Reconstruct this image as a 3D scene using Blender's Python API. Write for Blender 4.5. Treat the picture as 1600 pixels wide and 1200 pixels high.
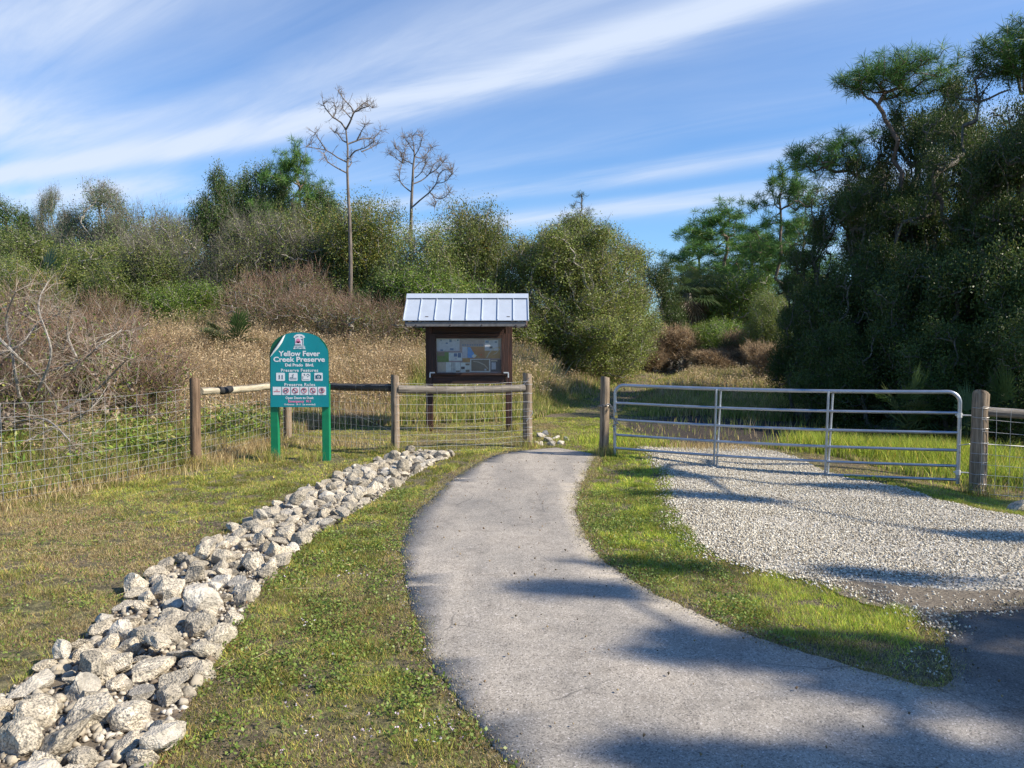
import bpy, bmesh, math, random
import numpy as np
from mathutils import Vector, Matrix
from mathutils.geometry import delaunay_2d_cdt

for o in list(bpy.data.objects): bpy.data.objects.remove(o)
SC = bpy.context.scene
COL = SC.collection
R = math.radians

# ------------------------------------------------------------------ camera
EYE = 1.7
PITCH = R(2.86)
cd = bpy.data.cameras.new('camera'); cam = bpy.data.objects.new('camera', cd); COL.objects.link(cam)
cd.sensor_width = 36; cd.lens = 27.0; cd.clip_start = 0.05; cd.clip_end = 3000
cam.location = (0, 0, EYE); cam.rotation_euler = (R(90) - PITCH, 0, 0)
SC.camera = cam

# ------------------------------------------------------------------ sun, sky, exposure
SUN_EL = R(38); SUN_AZ = math.atan2(0.965, -0.262)
SUN = Vector((math.cos(SUN_EL) * math.sin(SUN_AZ), math.cos(SUN_EL) * math.cos(SUN_AZ), math.sin(SUN_EL)))
ld = bpy.data.lights.new('sun', 'SUN'); ld.energy = 5.0; ld.angle = R(0.55); ld.color = (1.0, 0.91, 0.76)
sun = bpy.data.objects.new('sun', ld); COL.objects.link(sun); sun.location = (30, -8, 30)
sun.rotation_euler = SUN.to_track_quat('Z', 'Y').to_euler()
SC.view_settings.view_transform = 'Standard'; SC.view_settings.look = 'None'
SC.view_settings.gamma = 1; SC.view_settings.exposure = 0.62
SC.view_settings.use_curve_mapping = False

w = bpy.data.worlds.new('World'); SC.world = w; w.use_nodes = True
wn, wl = w.node_tree.nodes, w.node_tree.links
wn.clear()
def wnode(t, **k):
    n = wn.new(t)
    for a, b in k.items(): setattr(n, a, b)
    return n
def wmath(op, a, b=None, c=None):
    n = wn.new('ShaderNodeMath'); n.operation = op
    for i, v in enumerate((a, b, c)):
        if v is None: continue
        if isinstance(v, (int, float)): n.inputs[i].default_value = v
        else: wl.new(v, n.inputs[i])
    return n.outputs[0]
sky = wnode('ShaderNodeTexSky', sky_type='NISHITA', sun_disc=False)
sky.sun_elevation = SUN_EL; sky.sun_rotation = SUN_AZ
sky.air_density = 1.15; sky.dust_density = 0.1; sky.ozone_density = 3.5; sky.altitude = 0
bg = wnode('ShaderNodeBackground'); out = wnode('ShaderNodeOutputWorld')
bg.inputs['Strength'].default_value = 0.10
tc = wnode('ShaderNodeTexCoord'); sp = wnode('ShaderNodeSeparateXYZ'); wl.new(tc.outputs['Generated'], sp.inputs[0])
zz = wmath('ADD', wmath('MAXIMUM', sp.outputs[2], 0.0), 0.06)
px_ = wmath('DIVIDE', sp.outputs[0], zz); py_ = wmath('DIVIDE', sp.outputs[1], zz)
# along / across the cirrus streaks
U_ = wmath('SUBTRACT', wmath('MULTIPLY', px_, 0.80), wmath('MULTIPLY', py_, 0.60))
V_ = wmath('ADD', wmath('MULTIPLY', px_, 0.60), wmath('MULTIPLY', py_, 0.80))
def wnoise(su, sv, detail, rough, off=0.0, dist=0.0):
    cb = wnode('ShaderNodeCombineXYZ')
    wl.new(wmath('MULTIPLY', U_, su), cb.inputs[0]); wl.new(wmath('MULTIPLY', V_, sv), cb.inputs[1]); cb.inputs[2].default_value = off
    n = wnode('ShaderNodeTexNoise'); wl.new(cb.outputs[0], n.inputs['Vector'])
    n.inputs['Scale'].default_value = 1; n.inputs['Detail'].default_value = detail
    n.inputs['Roughness'].default_value = rough; n.inputs['Distortion'].default_value = dist
    return n.outputs['Fac']
n1 = wnoise(0.22, 0.75, 3, 0.5, 3.1, 0.3)
n2 = wnoise(0.6, 3.2, 8, 0.62, 7.7, 0.6)
n3 = wnoise(0.9, 0.9, 4, 0.5, 1.3)
U1 = wmath('ADD', U_, 1.0)
Vw = wmath('ADD', wmath('ADD', V_, wmath('MULTIPLY', wmath('MULTIPLY', wmath('MAXIMUM', wmath('MULTIPLY', U1, -1.0), -1.0), wmath('MAXIMUM', wmath('MULTIPLY', U1, -1.0), -1.0)), 0.075)), wmath('SUBTRACT', wmath('MULTIPLY', wmath('SUBTRACT', n1, 0.5), 0.4), 1.99))
def band(c, wd, amp, u0=None, uw=None):
    d = wmath('DIVIDE', wmath('SUBTRACT', Vw, c), wd)
    g = wmath('MULTIPLY', wmath('EXPONENT', wmath('MULTIPLY', wmath('MULTIPLY', d, d), -1.0)), amp)
    if u0 is not None:
        e = wmath('DIVIDE', wmath('SUBTRACT', U_, u0), uw)
        g = wmath('MULTIPLY', g, wmath('EXPONENT', wmath('MULTIPLY', wmath('MULTIPLY', e, e), -1.0)))
    return g
cl = None
BANDS = [(0.0, 0.14, 1.05), (-0.27, 0.12, 0.34), (-0.98, 0.22, 0.95, -2.3, 1.0), (-0.55, 0.3, 0.8, -3.2, 0.42), (0.42, 0.25, 0.6, -4.0, 0.9), (1.2, 0.17, 0.62), (1.85, 0.26, 0.7), (0.75, 0.15, 0.15), (3.6, 0.5, 0.35), (0.5, 0.55, 0.17), (-0.55, 0.25, 0.2)]
for b in BANDS:
    g = band(*b)
    cl = g if cl is None else wmath('ADD', cl, g)
streak = wmath('MULTIPLY', wmath('SUBTRACT', n2, 0.42), 1.9)
dens = wmath('ADD', wmath('MULTIPLY', cl, wmath('ADD', 0.62, streak)), wmath('MULTIPLY', wmath('SUBTRACT', n1, 0.42), 0.45))
dens = wmath('ADD', dens, wmath('MULTIPLY', wmath('SUBTRACT', n3, 0.5), 0.25))
mr = wnode('ShaderNodeMapRange', interpolation_type='SMOOTHSTEP')
wl.new(dens, mr.inputs['Value']); mr.inputs['From Min'].default_value = -0.05; mr.inputs['From Max'].default_value = 1.02
mr.inputs['To Min'].default_value = 0.0; mr.inputs['To Max'].default_value = 0.93
mixc = wnode('ShaderNodeMix', data_type='RGBA'); wl.new(mr.outputs[0], mixc.inputs[0])
tint = wnode('ShaderNodeMix', data_type='RGBA', blend_type='MULTIPLY'); tint.inputs[0].default_value = 1
wl.new(sky.outputs[0], tint.inputs[6]); tint.inputs[7].default_value = (0.63, 0.88, 1.17, 1)
wl.new(tint.outputs[2], mixc.inputs[6]); mixc.inputs[7].default_value = (4.9, 5.55, 6.7, 1)
wl.new(mixc.outputs[2], bg.inputs['Color']); wl.new(bg.outputs[0], out.inputs[0])

# ------------------------------------------------------------------ terrain and pixel helpers
def sst(v, a, b):
    t = np.clip((np.asarray(v, float) - a) / (b - a), 0, 1); return t * t * (3 - 2 * t)
def hash2(ix, iy, s=0):
    h = np.sin(ix * 127.1 + iy * 311.7 + s * 74.7) * 43758.5453
    return h - np.floor(h)
def vnoise(x, y, s=0):
    x = np.asarray(x, float); y = np.asarray(y, float)
    ix, iy = np.floor(x), np.floor(y); fx, fy = x - ix, y - iy
    fx = fx * fx * (3 - 2 * fx); fy = fy * fy * (3 - 2 * fy)
    a = hash2(ix, iy, s); b = hash2(ix + 1, iy, s); c = hash2(ix, iy + 1, s); d = hash2(ix + 1, iy + 1, s)
    return (a * (1 - fx) + b * fx) * (1 - fy) + (c * (1 - fx) + d * fx) * fy
def fbm(x, y, s=0, o=4):
    t, a, n = 0, 0.5, 0
    for i in range(o):
        t = t + a * vnoise(np.asarray(x) * 2 ** i, np.asarray(y) * 2 ** i, s + i); n += a; a *= 0.5
    return t / n
def T(x, y):
    x = np.asarray(x, float); y = np.asarray(y, float)
    z = 0.05 * (fbm(x * 0.35, y * 0.35, 5, 2) - 0.5)
    z = z - 0.08 * sst(x, 1.9, 3.4) * sst(y, 4, 8) - 0.13 * sst(x, 4.9, 6.2) * sst(y, 6, 9)
    z = z + 0.75 * sst(y, 18, 34) + 1.0 * sst(-x, -1, 8) * sst(y, 15, 25)
    return z
def Tf(x, y): return float(T(x, y))
def ray(px, py):
    a = (px - 800) / 1200; b = -(py - 600) / 1200
    return Vector((a, math.cos(PITCH) + b * math.sin(PITCH), -math.sin(PITCH) + b * math.cos(PITCH)))
def at(px, py, Y):
    d = ray(px, py); return Vector((0, 0, EYE)) + d * (Y / d.y)
def G(px, py):
    d = ray(px, py); z = 0.0
    for _ in range(12):
        t = (z - EYE) / d.z; z = Tf(d.x * t, d.y * t)
    return (d.x * t, d.y * t)

# ------------------------------------------------------------------ mesh helpers
def new_mesh(name, V, F, mats, cols=None, smooth=False, fmat=None):
    V = np.asarray(V, np.float32); me = bpy.data.meshes.new(name)
    if isinstance(F, np.ndarray): groups = [F]
    else: groups = [f for f in F if len(f)]
    me.vertices.add(len(V)); me.vertices.foreach_set('co', V.ravel())
    tot = sum(g.size for g in groups); npo = sum(len(g) for g in groups)
    me.loops.add(tot); me.polygons.add(npo)
    me.loops.foreach_set('vertex_index', np.concatenate([g.ravel() for g in groups]).astype(np.int32))
    ls = []; s = 0
    for g in groups:
        n = g.shape[1]; ls.append(s + np.arange(len(g)) * n); s += g.size
    me.polygons.foreach_set('loop_start', np.concatenate(ls).astype(np.int32))
    if fmat is not None: me.polygons.foreach_set('material_index', np.asarray(fmat, np.int32))
    me.update(calc_edges=True)
    if smooth: me.polygons.foreach_set('use_smooth', np.ones(npo, bool))
    for m in (mats if isinstance(mats, (list, tuple)) else [mats]): me.materials.append(m)
    if cols is not None:
        at_ = me.color_attributes.new('Col', 'FLOAT_COLOR', 'POINT')
        c = np.ones((len(V), 4), np.float32); c[:, :3] = cols; at_.data.foreach_set('color', c.ravel())
    return me
def link(name, me, parent=None, loc=None):
    o = bpy.data.objects.new(name, me); COL.objects.link(o)
    if parent is not None: o.parent = parent
    if loc is not None: o.location = loc
    return o
def tag(o, label=None, cat=None, group=None, kind=None):
    if label: o['label'] = label
    if cat: o['category'] = cat
    if group: o['group'] = group
    if kind: o['kind'] = kind
    return o
def empty(name, loc=(0, 0, 0), rz=0, label=None, cat=None, group=None):
    o = bpy.data.objects.new(name, None); COL.objects.link(o); o.location = loc; o.rotation_euler = (0, 0, rz)
    o.empty_display_size = 0.2
    return tag(o, label, cat, group)
def copy_tree(o, parent=None):
    c = o.copy(); COL.objects.link(c); c.parent = parent
    for ch in list(o.children): copy_tree(ch, c)
    return c
def tubes(P0, P1, R0, R1, sides=5, cap=False):
    P0 = np.asarray(P0, float); P1 = np.asarray(P1, float); n = len(P0)
    R0 = np.broadcast_to(np.asarray(R0, float), (n,)); R1 = np.broadcast_to(np.asarray(R1, float), (n,))
    d = P1 - P0; L = np.linalg.norm(d, axis=1, keepdims=True); L[L == 0] = 1e-6; d = d / L
    ref = np.where(np.abs(d[:, 2:3]) < 0.9, np.array([[0, 0, 1.0]]), np.array([[1.0, 0, 0]]))
    a = np.cross(d, ref); a /= np.linalg.norm(a, axis=1, keepdims=True) + 1e-9; b = np.cross(d, a)
    ang = np.arange(sides) * 2 * np.pi / sides
    ring = a[:, None, :] * np.cos(ang)[None, :, None] + b[:, None, :] * np.sin(ang)[None, :, None]
    V = np.concatenate([P0[:, None, :] + ring * R0[:, None, None], P1[:, None, :] + ring * R1[:, None, None]], 1)
    i = np.arange(sides); j = (i + 1) % sides
    f = np.stack([i, j, j + sides, i + sides], 1)
    F = (f[None] + (np.arange(n) * 2 * sides)[:, None, None]).reshape(-1, 4)
    return V.reshape(-1, 3), F
class MB:
    """collects simple solids into one mesh"""
    def __init__(s): s.v = []; s.f = []
    def add(s, vs, fs):
        k = len(s.v); s.v += [tuple(v) for v in vs]; s.f += [tuple(i + k for i in f) for f in fs]; return s
    def box(s, c, sz, rot=None, taper=1.0):
        x, y, z = (q / 2 for q in sz); t = taper
        vs = [Vector(p) for p in ((-x, -y, -z), (x, -y, -z), (x, y, -z), (-x, y, -z), (-x * t, -y * t, z), (x * t, -y * t, z), (x * t, y * t, z), (-x * t, y * t, z))]
        if rot is not None: vs = [rot @ v for v in vs]
        c = Vector(c)
        return s.add([v + c for v in vs], [(3, 2, 1, 0), (4, 5, 6, 7), (0, 1, 5, 4), (1, 2, 6, 5), (2, 3, 7, 6), (3, 0, 4, 7)])
    def tube(s, pts, r, sides=10, cap=True):
        pts = [Vector(p) for p in pts]; n = len(pts); rs = r if isinstance(r, (list, tuple)) else [r] * n
        tan = []
        for i in range(n):
            a = pts[max(i - 1, 0)]; b = pts[min(i + 1, n - 1)]; tan.append((b - a).normalized())
        ref = Vector((0, 0, 1)) if abs(tan[0].z) < 0.9 else Vector((1, 0, 0))
        u = tan[0].cross(ref).normalized(); vs = []
        for i in range(n):
            u = (u - tan[i] * u.dot(tan[i])).normalized(); v = tan[i].cross(u)
            for k in range(sides):
                a = 2 * math.pi * k / sides; vs.append(pts[i] + (u * math.cos(a) + v * math.sin(a)) * rs[i])
        fs = []
        for i in range(n - 1):
            for k in range(sides):
                k2 = (k + 1) % sides; fs.append((i * sides + k, i * sides + k2, (i + 1) * sides + k2, (i + 1) * sides + k))
        if cap: fs.append(tuple(range(sides))[::-1]); fs.append(tuple((n - 1) * sides + k for k in range(sides)))
        return s.add(vs, fs)
    def build(s, name, mat, parent=None, smooth=False, bevel=0):
        me = bpy.data.meshes.new(name); me.from_pydata(s.v, [], s.f); me.update()
        bm = bmesh.new(); bm.from_mesh(me); bmesh.ops.recalc_face_normals(bm, faces=bm.faces)
        if bevel: bmesh.ops.bevel(bm, geom=bm.edges[:], offset=bevel, segments=1, affect='EDGES')
        bm.to_mesh(me); bm.free()
        if smooth:
            me.polygons.foreach_set('use_smooth', np.ones(len(me.polygons), bool))
            try: me.set_sharp_from_angle(angle=R(40))
            except Exception: pass
        me.materials.append(mat)
        return link(name, me, parent)

# ------------------------------------------------------------------ materials
def mat(name):
    m = bpy.data.materials.new(name); m.use_nodes = True
    nt = m.node_tree; return m, nt, nt.nodes['Principled BSDF']
def nd(nt, t, **k):
    n = nt.nodes.new(t)
    for a, b in k.items(): setattr(n, a, b)
    return n
def noise(nt, scale, detail=4, rough=0.55, vec=None, dist=0):
    n = nd(nt, 'ShaderNodeTexNoise'); n.inputs['Scale'].default_value = scale; n.inputs['Detail'].default_value = detail
    n.inputs['Roughness'].default_value = rough; n.inputs['Distortion'].default_value = dist
    if vec is not None: nt.links.new(vec, n.inputs['Vector'])
    return n
def ramp(nt, fac, stops):
    r = nd(nt, 'ShaderNodeValToRGB'); e = r.color_ramp.elements
    while len(e) < len(stops): e.new(0.5)
    for i, (p, c) in enumerate(stops):
        e[i].position = p; e[i].color = (*c, 1) if len(c) == 3 else c
    nt.links.new(fac, r.inputs[0]); return r.outputs[0]
def mix(nt, fac, a, b, mode='MIX'):
    m = nd(nt, 'ShaderNodeMix', data_type='RGBA', blend_type=mode)
    for i, v in ((0, fac), (6, a), (7, b)):
        if isinstance(v, (int, float)): m.inputs[i].default_value = v
        elif isinstance(v, tuple): m.inputs[i].default_value = (*v, 1)
        else: nt.links.new(v, m.inputs[i])
    return m.outputs[2]
def bump(nt, bsdf, h, strength=0.5, dist=0.01):
    b = nd(nt, 'ShaderNodeBump'); b.inputs['Strength'].default_value = strength; b.inputs['Distance'].default_value = dist
    nt.links.new(h, b.inputs['Height']); nt.links.new(b.outputs[0], bsdf.inputs['Normal'])
def obj_coord(nt): return nd(nt, 'ShaderNodeTexCoord').outputs['Object']
def simple(name, col, rough=0.6, metal=0.0, nscale=None, namp=0.25, bstr=0):
    m, nt, b = mat(name); b.inputs['Roughness'].default_value = rough; b.inputs['Metallic'].default_value = metal
    b.inputs['Base Color'].default_value = (*col, 1)
    if nscale:
        n = noise(nt, nscale, 5, 0.6, obj_coord(nt))
        c = ramp(nt, n.outputs['Fac'], [(0.3, tuple(q * (1 - namp) for q in col)), (0.7, tuple(min(1, q * (1 + namp)) for q in col))])
        nt.links.new(c, b.inputs['Base Color'])
        if bstr: bump(nt, b, n.outputs['Fac'], bstr, 0.01)
    return m
def leaf_mat(name, transl=0.3, rough=0.5, spec=0.3, rnd=0.35):
    m, nt, b = mat(name)
    a = nd(nt, 'ShaderNodeAttribute', attribute_name='Col').outputs['Color']
    oi = nd(nt, 'ShaderNodeObjectInfo')
    hs = nd(nt, 'ShaderNodeHueSaturation')
    mr = nd(nt, 'ShaderNodeMapRange'); nt.links.new(oi.outputs['Random'], mr.inputs[0])
    mr.inputs[3].default_value = 1 - rnd * 0.5; mr.inputs[4].default_value = 1 + rnd * 0.5
    nt.links.new(mr.outputs[0], hs.inputs['Value']); nt.links.new(a, hs.inputs['Color'])
    col = hs.outputs[0]
    nt.links.new(col, b.inputs['Base Color']); b.inputs['Roughness'].default_value = rough
    b.inputs['Specular IOR Level'].default_value = spec
    if transl:
        t = nd(nt, 'ShaderNodeBsdfTranslucent'); nt.links.new(col, t.inputs[0])
        ms = nd(nt, 'ShaderNodeMixShader'); ms.inputs[0].default_value = transl
        nt.links.new(b.outputs[0], ms.inputs[1]); nt.links.new(t.outputs[0], ms.inputs[2])
        nt.links.new(ms.outputs[0], nt.nodes['Material Output'].inputs[0])
    return m
M = {}
M['leaf'] = leaf_mat('leaf', 0.35, 0.45, 0.35)
M['needle'] = leaf_mat('needle', 0.2, 0.5, 0.3)
M['grass'] = leaf_mat('grass_blade', 0.35, 0.55, 0.25, 0)
M['twig'] = leaf_mat('twig', 0, 0.85, 0.15, 0.2)
def bark(name, c1, c2, sc=(14, 14, 3)):
    m, nt, b = mat(name); mp = nd(nt, 'ShaderNodeMapping'); nt.links.new(obj_coord(nt), mp.inputs[0]); mp.inputs['Scale'].default_value = sc
    n = noise(nt, 1.0, 6, 0.65, mp.outputs[0])
    nt.links.new(ramp(nt, n.outputs['Fac'], [(0.35, c1), (0.65, c2)]), b.inputs['Base Color']); b.inputs['Roughness'].default_value = 0.9
    bump(nt, b, n.outputs['Fac'], 0.8, 0.03); return m
M['bark_pine'] = bark('pine_bark', (0.10, 0.065, 0.045), (0.26, 0.19, 0.15))
M['bark_dead'] = bark('dead_bark', (0.10, 0.08, 0.065), (0.24, 0.20, 0.165))
M['bark_oak'] = bark('oak_bark', (0.07, 0.06, 0.05), (0.2, 0.18, 0.15))
M['branch_grey'] = bark('grey_branch', (0.2, 0.18, 0.15), (0.42, 0.38, 0.33), (20, 20, 20))
M['branch_red'] = bark('reddish_branch', (0.2, 0.15, 0.12), (0.45, 0.38, 0.32), (20, 20, 20))

def wood(name, c1, c2, c3, grain=(30, 30, 1.6), rough=0.85):
    m, nt, b = mat(name); oc = obj_coord(nt)
    mp = nd(nt, 'ShaderNodeMapping'); nt.links.new(oc, mp.inputs[0]); mp.inputs['Scale'].default_value = grain
    n = noise(nt, 1.0, 6, 0.7, mp.outputs[0], 0.4); n2 = noise(nt, 2.3, 3, 0.5, oc)
    c = ramp(nt, n.outputs['Fac'], [(0.36, tuple(q * 0.55 for q in c1)), (0.5, c2), (0.64, c3)])
    c = mix(nt, ramp(nt, n2.outputs['Fac'], [(0.4, (0, 0, 0)), (0.7, (0.6, 0.6, 0.6))]), c, c1)
    nt.links.new(c, b.inputs['Base Color']); b.inputs['Roughness'].default_value = rough
    bump(nt, b, n.outputs['Fac'], 0.9, 0.02); return m
M['post'] = wood('weathered_post', (0.12, 0.085, 0.055), (0.27, 0.20, 0.135), (0.40, 0.31, 0.22))
M['post_brown'] = wood('brown_post', (0.09, 0.055, 0.032), (0.19, 0.12, 0.07), (0.29, 0.19, 0.12))
M['rail_grey'] = wood('grey_rail', (0.10, 0.085, 0.07), (0.22, 0.19, 0.155), (0.33, 0.29, 0.24), (1.6, 30, 30))
M['rail_dark'] = wood('dark_rail', (0.03, 0.026, 0.022), (0.075, 0.065, 0.055), (0.14, 0.12, 0.1), (1.6, 30, 30))
M['rail_pale'] = wood('pale_rail', (0.25, 0.21, 0.14), (0.48, 0.42, 0.30), (0.58, 0.52, 0.40), (1.6, 30, 30))
M['rail_black'] = simple('blackened_rail', (0.02, 0.02, 0.02), 0.8, 0, 12, 0.4)
M['stain'] = wood('red_brown_stain', (0.022, 0.009, 0.006), (0.05, 0.018, 0.010), (0.10, 0.036, 0.02), (30, 30, 1.6), 0.6)
M['stain_h'] = wood('red_brown_stain_beam', (0.022, 0.009, 0.006), (0.05, 0.018, 0.010), (0.10, 0.036, 0.02), (1.6, 30, 30), 0.6)
M['wire'] = simple('galvanised_wire', (0.5, 0.5, 0.5), 0.45, 0.5)
M['gate'] = simple('galvanised_tube', (0.42, 0.45, 0.50), 0.38, 0.8, 5, 0.15)
M['chain'] = simple('chain_steel', (0.35, 0.34, 0.33), 0.4, 0.9)
M['brass'] = simple('brass', (0.7, 0.55, 0.15), 0.3, 0.8)
M['tin'] = simple('galvanised_roof', (0.48, 0.53, 0.60), 0.5, 0.2, 3, 0.08)
M['tin_edge'] = simple('roof_fascia', (0.17, 0.16, 0.155), 0.7, 0, 10, 0.3)
M['bracket'] = simple('zinc_bracket', (0.7, 0.7, 0.7), 0.4, 0.3)

# vegetated ground
m, nt, b = mat('soil_and_turf'); oc = obj_coord(nt)
a = noise(nt, 0.9, 6, 0.6, oc); c = noise(nt, 14, 6, 0.7, oc); d = noise(nt, 60, 4, 0.7, oc)
g = ramp(nt, c.outputs['Fac'], [(0.36, (0.035, 0.035, 0.014)), (0.5, (0.12, 0.11, 0.042)), (0.64, (0.34, 0.30, 0.13))])
br = ramp(nt, d.outputs['Fac'], [(0.38, (0.035, 0.024, 0.015)), (0.52, (0.13, 0.095, 0.06)), (0.66, (0.36, 0.29, 0.19))])
nt.links.new(mix(nt, ramp(nt, a.outputs['Fac'], [(0.44, (0.15, 0.15, 0.15)), (0.58, (1, 1, 1))]), g, br), b.inputs['Base Color'])
b.inputs['Roughness'].default_value = 0.95; bump(nt, b, d.outputs['Fac'], 0.9, 0.03); M['ground'] = m
# weathered asphalt
m, nt, b = mat('weathered_asphalt'); oc = obj_coord(nt)
v = nd(nt, 'ShaderNodeTexVoronoi'); v.inputs['Scale'].default_value = 130; nt.links.new(oc, v.inputs['Vector'])
bw = nd(nt, 'ShaderNodeRGBToBW'); nt.links.new(v.outputs['Color'], bw.inputs[0])
sp1 = ramp(nt, bw.outputs[0], [(0.08, (0.15, 0.138, 0.122)), (0.3, (0.315, 0.292, 0.25)), (0.78, (0.425, 0.395, 0.338)), (0.95, (0.62, 0.585, 0.54))])
fine = noise(nt, 240, 3, 0.7, oc)
sp2 = mix(nt, 0.8, sp1, ramp(nt, fine.outputs['Fac'], [(0.36, (0.5, 0.5, 0.5)), (0.6, (1.22, 1.21, 1.2))]), 'MULTIPLY')
big = noise(nt, 0.7, 5, 0.6, oc, 0.5); mid = noise(nt, 5.5, 5, 0.7, oc, 0.3)
sp3 = mix(nt, 1.0, sp2, ramp(nt, big.outputs['Fac'], [(0.3, (0.78, 0.78, 0.8)), (0.65, (1.14, 1.1, 1.08))]), 'MULTIPLY')
sp4 = mix(nt, 1.0, sp3, ramp(nt, mid.outputs['Fac'], [(0.28, (0.72, 0.71, 0.70)), (0.5, (1, 1, 1))]), 'MULTIPLY')
ve = nd(nt, 'ShaderNodeTexVoronoi', feature='DISTANCE_TO_EDGE'); ve.inputs['Scale'].default_value = 0.9
wv = noise(nt, 3.0, 4, 0.6, oc); wm = mix(nt, 0.12, oc, wv.outputs['Color'], 'ADD'); nt.links.new(wm, ve.inputs['Vector'])
ck = ramp(nt, ve.outputs['Distance'], [(0.0, (1, 1, 1)), (0.006, (0, 0, 0))])
cmask = mix(nt, 1.0, ck, ramp(nt, noise(nt, 0.8, 3, 0.5, oc).outputs['Fac'], [(0.50, (0, 0, 0)), (0.62, (0.75, 0.75, 0.75))]), 'MULTIPLY')
sp4 = mix(nt, cmask, sp4, (0.06, 0.055, 0.05))
dr = nd(nt, 'ShaderNodeMapping'); dr.inputs['Scale'].default_value = (1.1, 0.35, 1); nt.links.new(oc, dr.inputs[0])
sp4 = mix(nt, 1.0, sp4, ramp(nt, noise(nt, 1.6, 5, 0.65, dr.outputs[0], 0.6).outputs['Fac'], [(0.35, (0.80, 0.80, 0.81)), (0.6, (1.08, 1.06, 1.04))]), 'MULTIPLY')
# apron colour darkened towards the right-hand side
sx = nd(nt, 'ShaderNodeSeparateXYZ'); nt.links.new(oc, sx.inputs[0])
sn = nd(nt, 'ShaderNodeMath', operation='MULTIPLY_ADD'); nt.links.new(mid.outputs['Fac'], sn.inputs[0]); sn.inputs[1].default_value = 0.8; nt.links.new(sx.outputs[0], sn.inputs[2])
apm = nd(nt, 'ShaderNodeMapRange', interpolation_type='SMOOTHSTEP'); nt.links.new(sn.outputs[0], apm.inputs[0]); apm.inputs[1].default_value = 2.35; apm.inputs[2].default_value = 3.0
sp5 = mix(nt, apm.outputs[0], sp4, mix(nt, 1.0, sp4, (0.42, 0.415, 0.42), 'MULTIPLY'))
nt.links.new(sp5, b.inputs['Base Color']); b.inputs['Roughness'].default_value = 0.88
bump(nt, b, bw.outputs[0], 0.35, 0.003); M['asphalt'] = m
# gravel bed
m, nt, b = mat('crushed_limestone'); oc = obj_coord(nt)
v = nd(nt, 'ShaderNodeTexVoronoi'); v.inputs['Scale'].default_value = 34; nt.links.new(oc, v.inputs['Vector'])
bw = nd(nt, 'ShaderNodeRGBToBW'); nt.links.new(v.outputs['Color'], bw.inputs[0])
c1 = ramp(nt, bw.outputs[0], [(0.1, (0.32, 0.295, 0.25)), (0.5, (0.52, 0.485, 0.42)), (0.9, (0.7, 0.66, 0.58))])
c2 = mix(nt, 1.0, c1, ramp(nt, v.outputs['Distance'], [(0.3, (1, 1, 1)), (0.75, (0.62, 0.59, 0.54))]), 'MULTIPLY')
nt.links.new(c2, b.inputs['Base Color']); b.inputs['Roughness'].default_value = 0.9; bump(nt, b, v.outputs['Distance'], 0.8, 0.02); M['gravel'] = m
M['pale_dirt'] = simple('pale_sandy_dirt', (0.22, 0.185, 0.14), 0.95, 0, 22, 0.6, 0.6)
M['stone'] = leaf_mat('gravel_stone', 0, 0.85, 0.2, 0)
# bare sandy dirt
m, nt, b = mat('sandy_dirt'); oc = obj_coord(nt); n = noise(nt, 30, 6, 0.7, oc); n2 = noise(nt, 3, 4, 0.6, oc)
nt.links.new(mix(nt, n2.outputs['Fac'], ramp(nt, n.outputs['Fac'], [(0.35, (0.07, 0.052, 0.036)), (0.65, (0.36, 0.30, 0.22))]), (0.1, 0.08, 0.058)), b.inputs['Base Color'])
b.inputs['Roughness'].default_value = 0.95; bump(nt, b, n.outputs['Fac'], 0.8, 0.02); M['dirt'] = m
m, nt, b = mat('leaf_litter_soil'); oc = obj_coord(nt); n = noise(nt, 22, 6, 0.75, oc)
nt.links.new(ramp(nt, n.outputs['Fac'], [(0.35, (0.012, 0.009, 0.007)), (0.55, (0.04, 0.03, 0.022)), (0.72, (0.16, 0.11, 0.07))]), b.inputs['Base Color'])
b.inputs['Roughness'].default_value = 0.95; bump(nt, b, n.outputs['Fac'], 0.8, 0.03); M['litter'] = m
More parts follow.
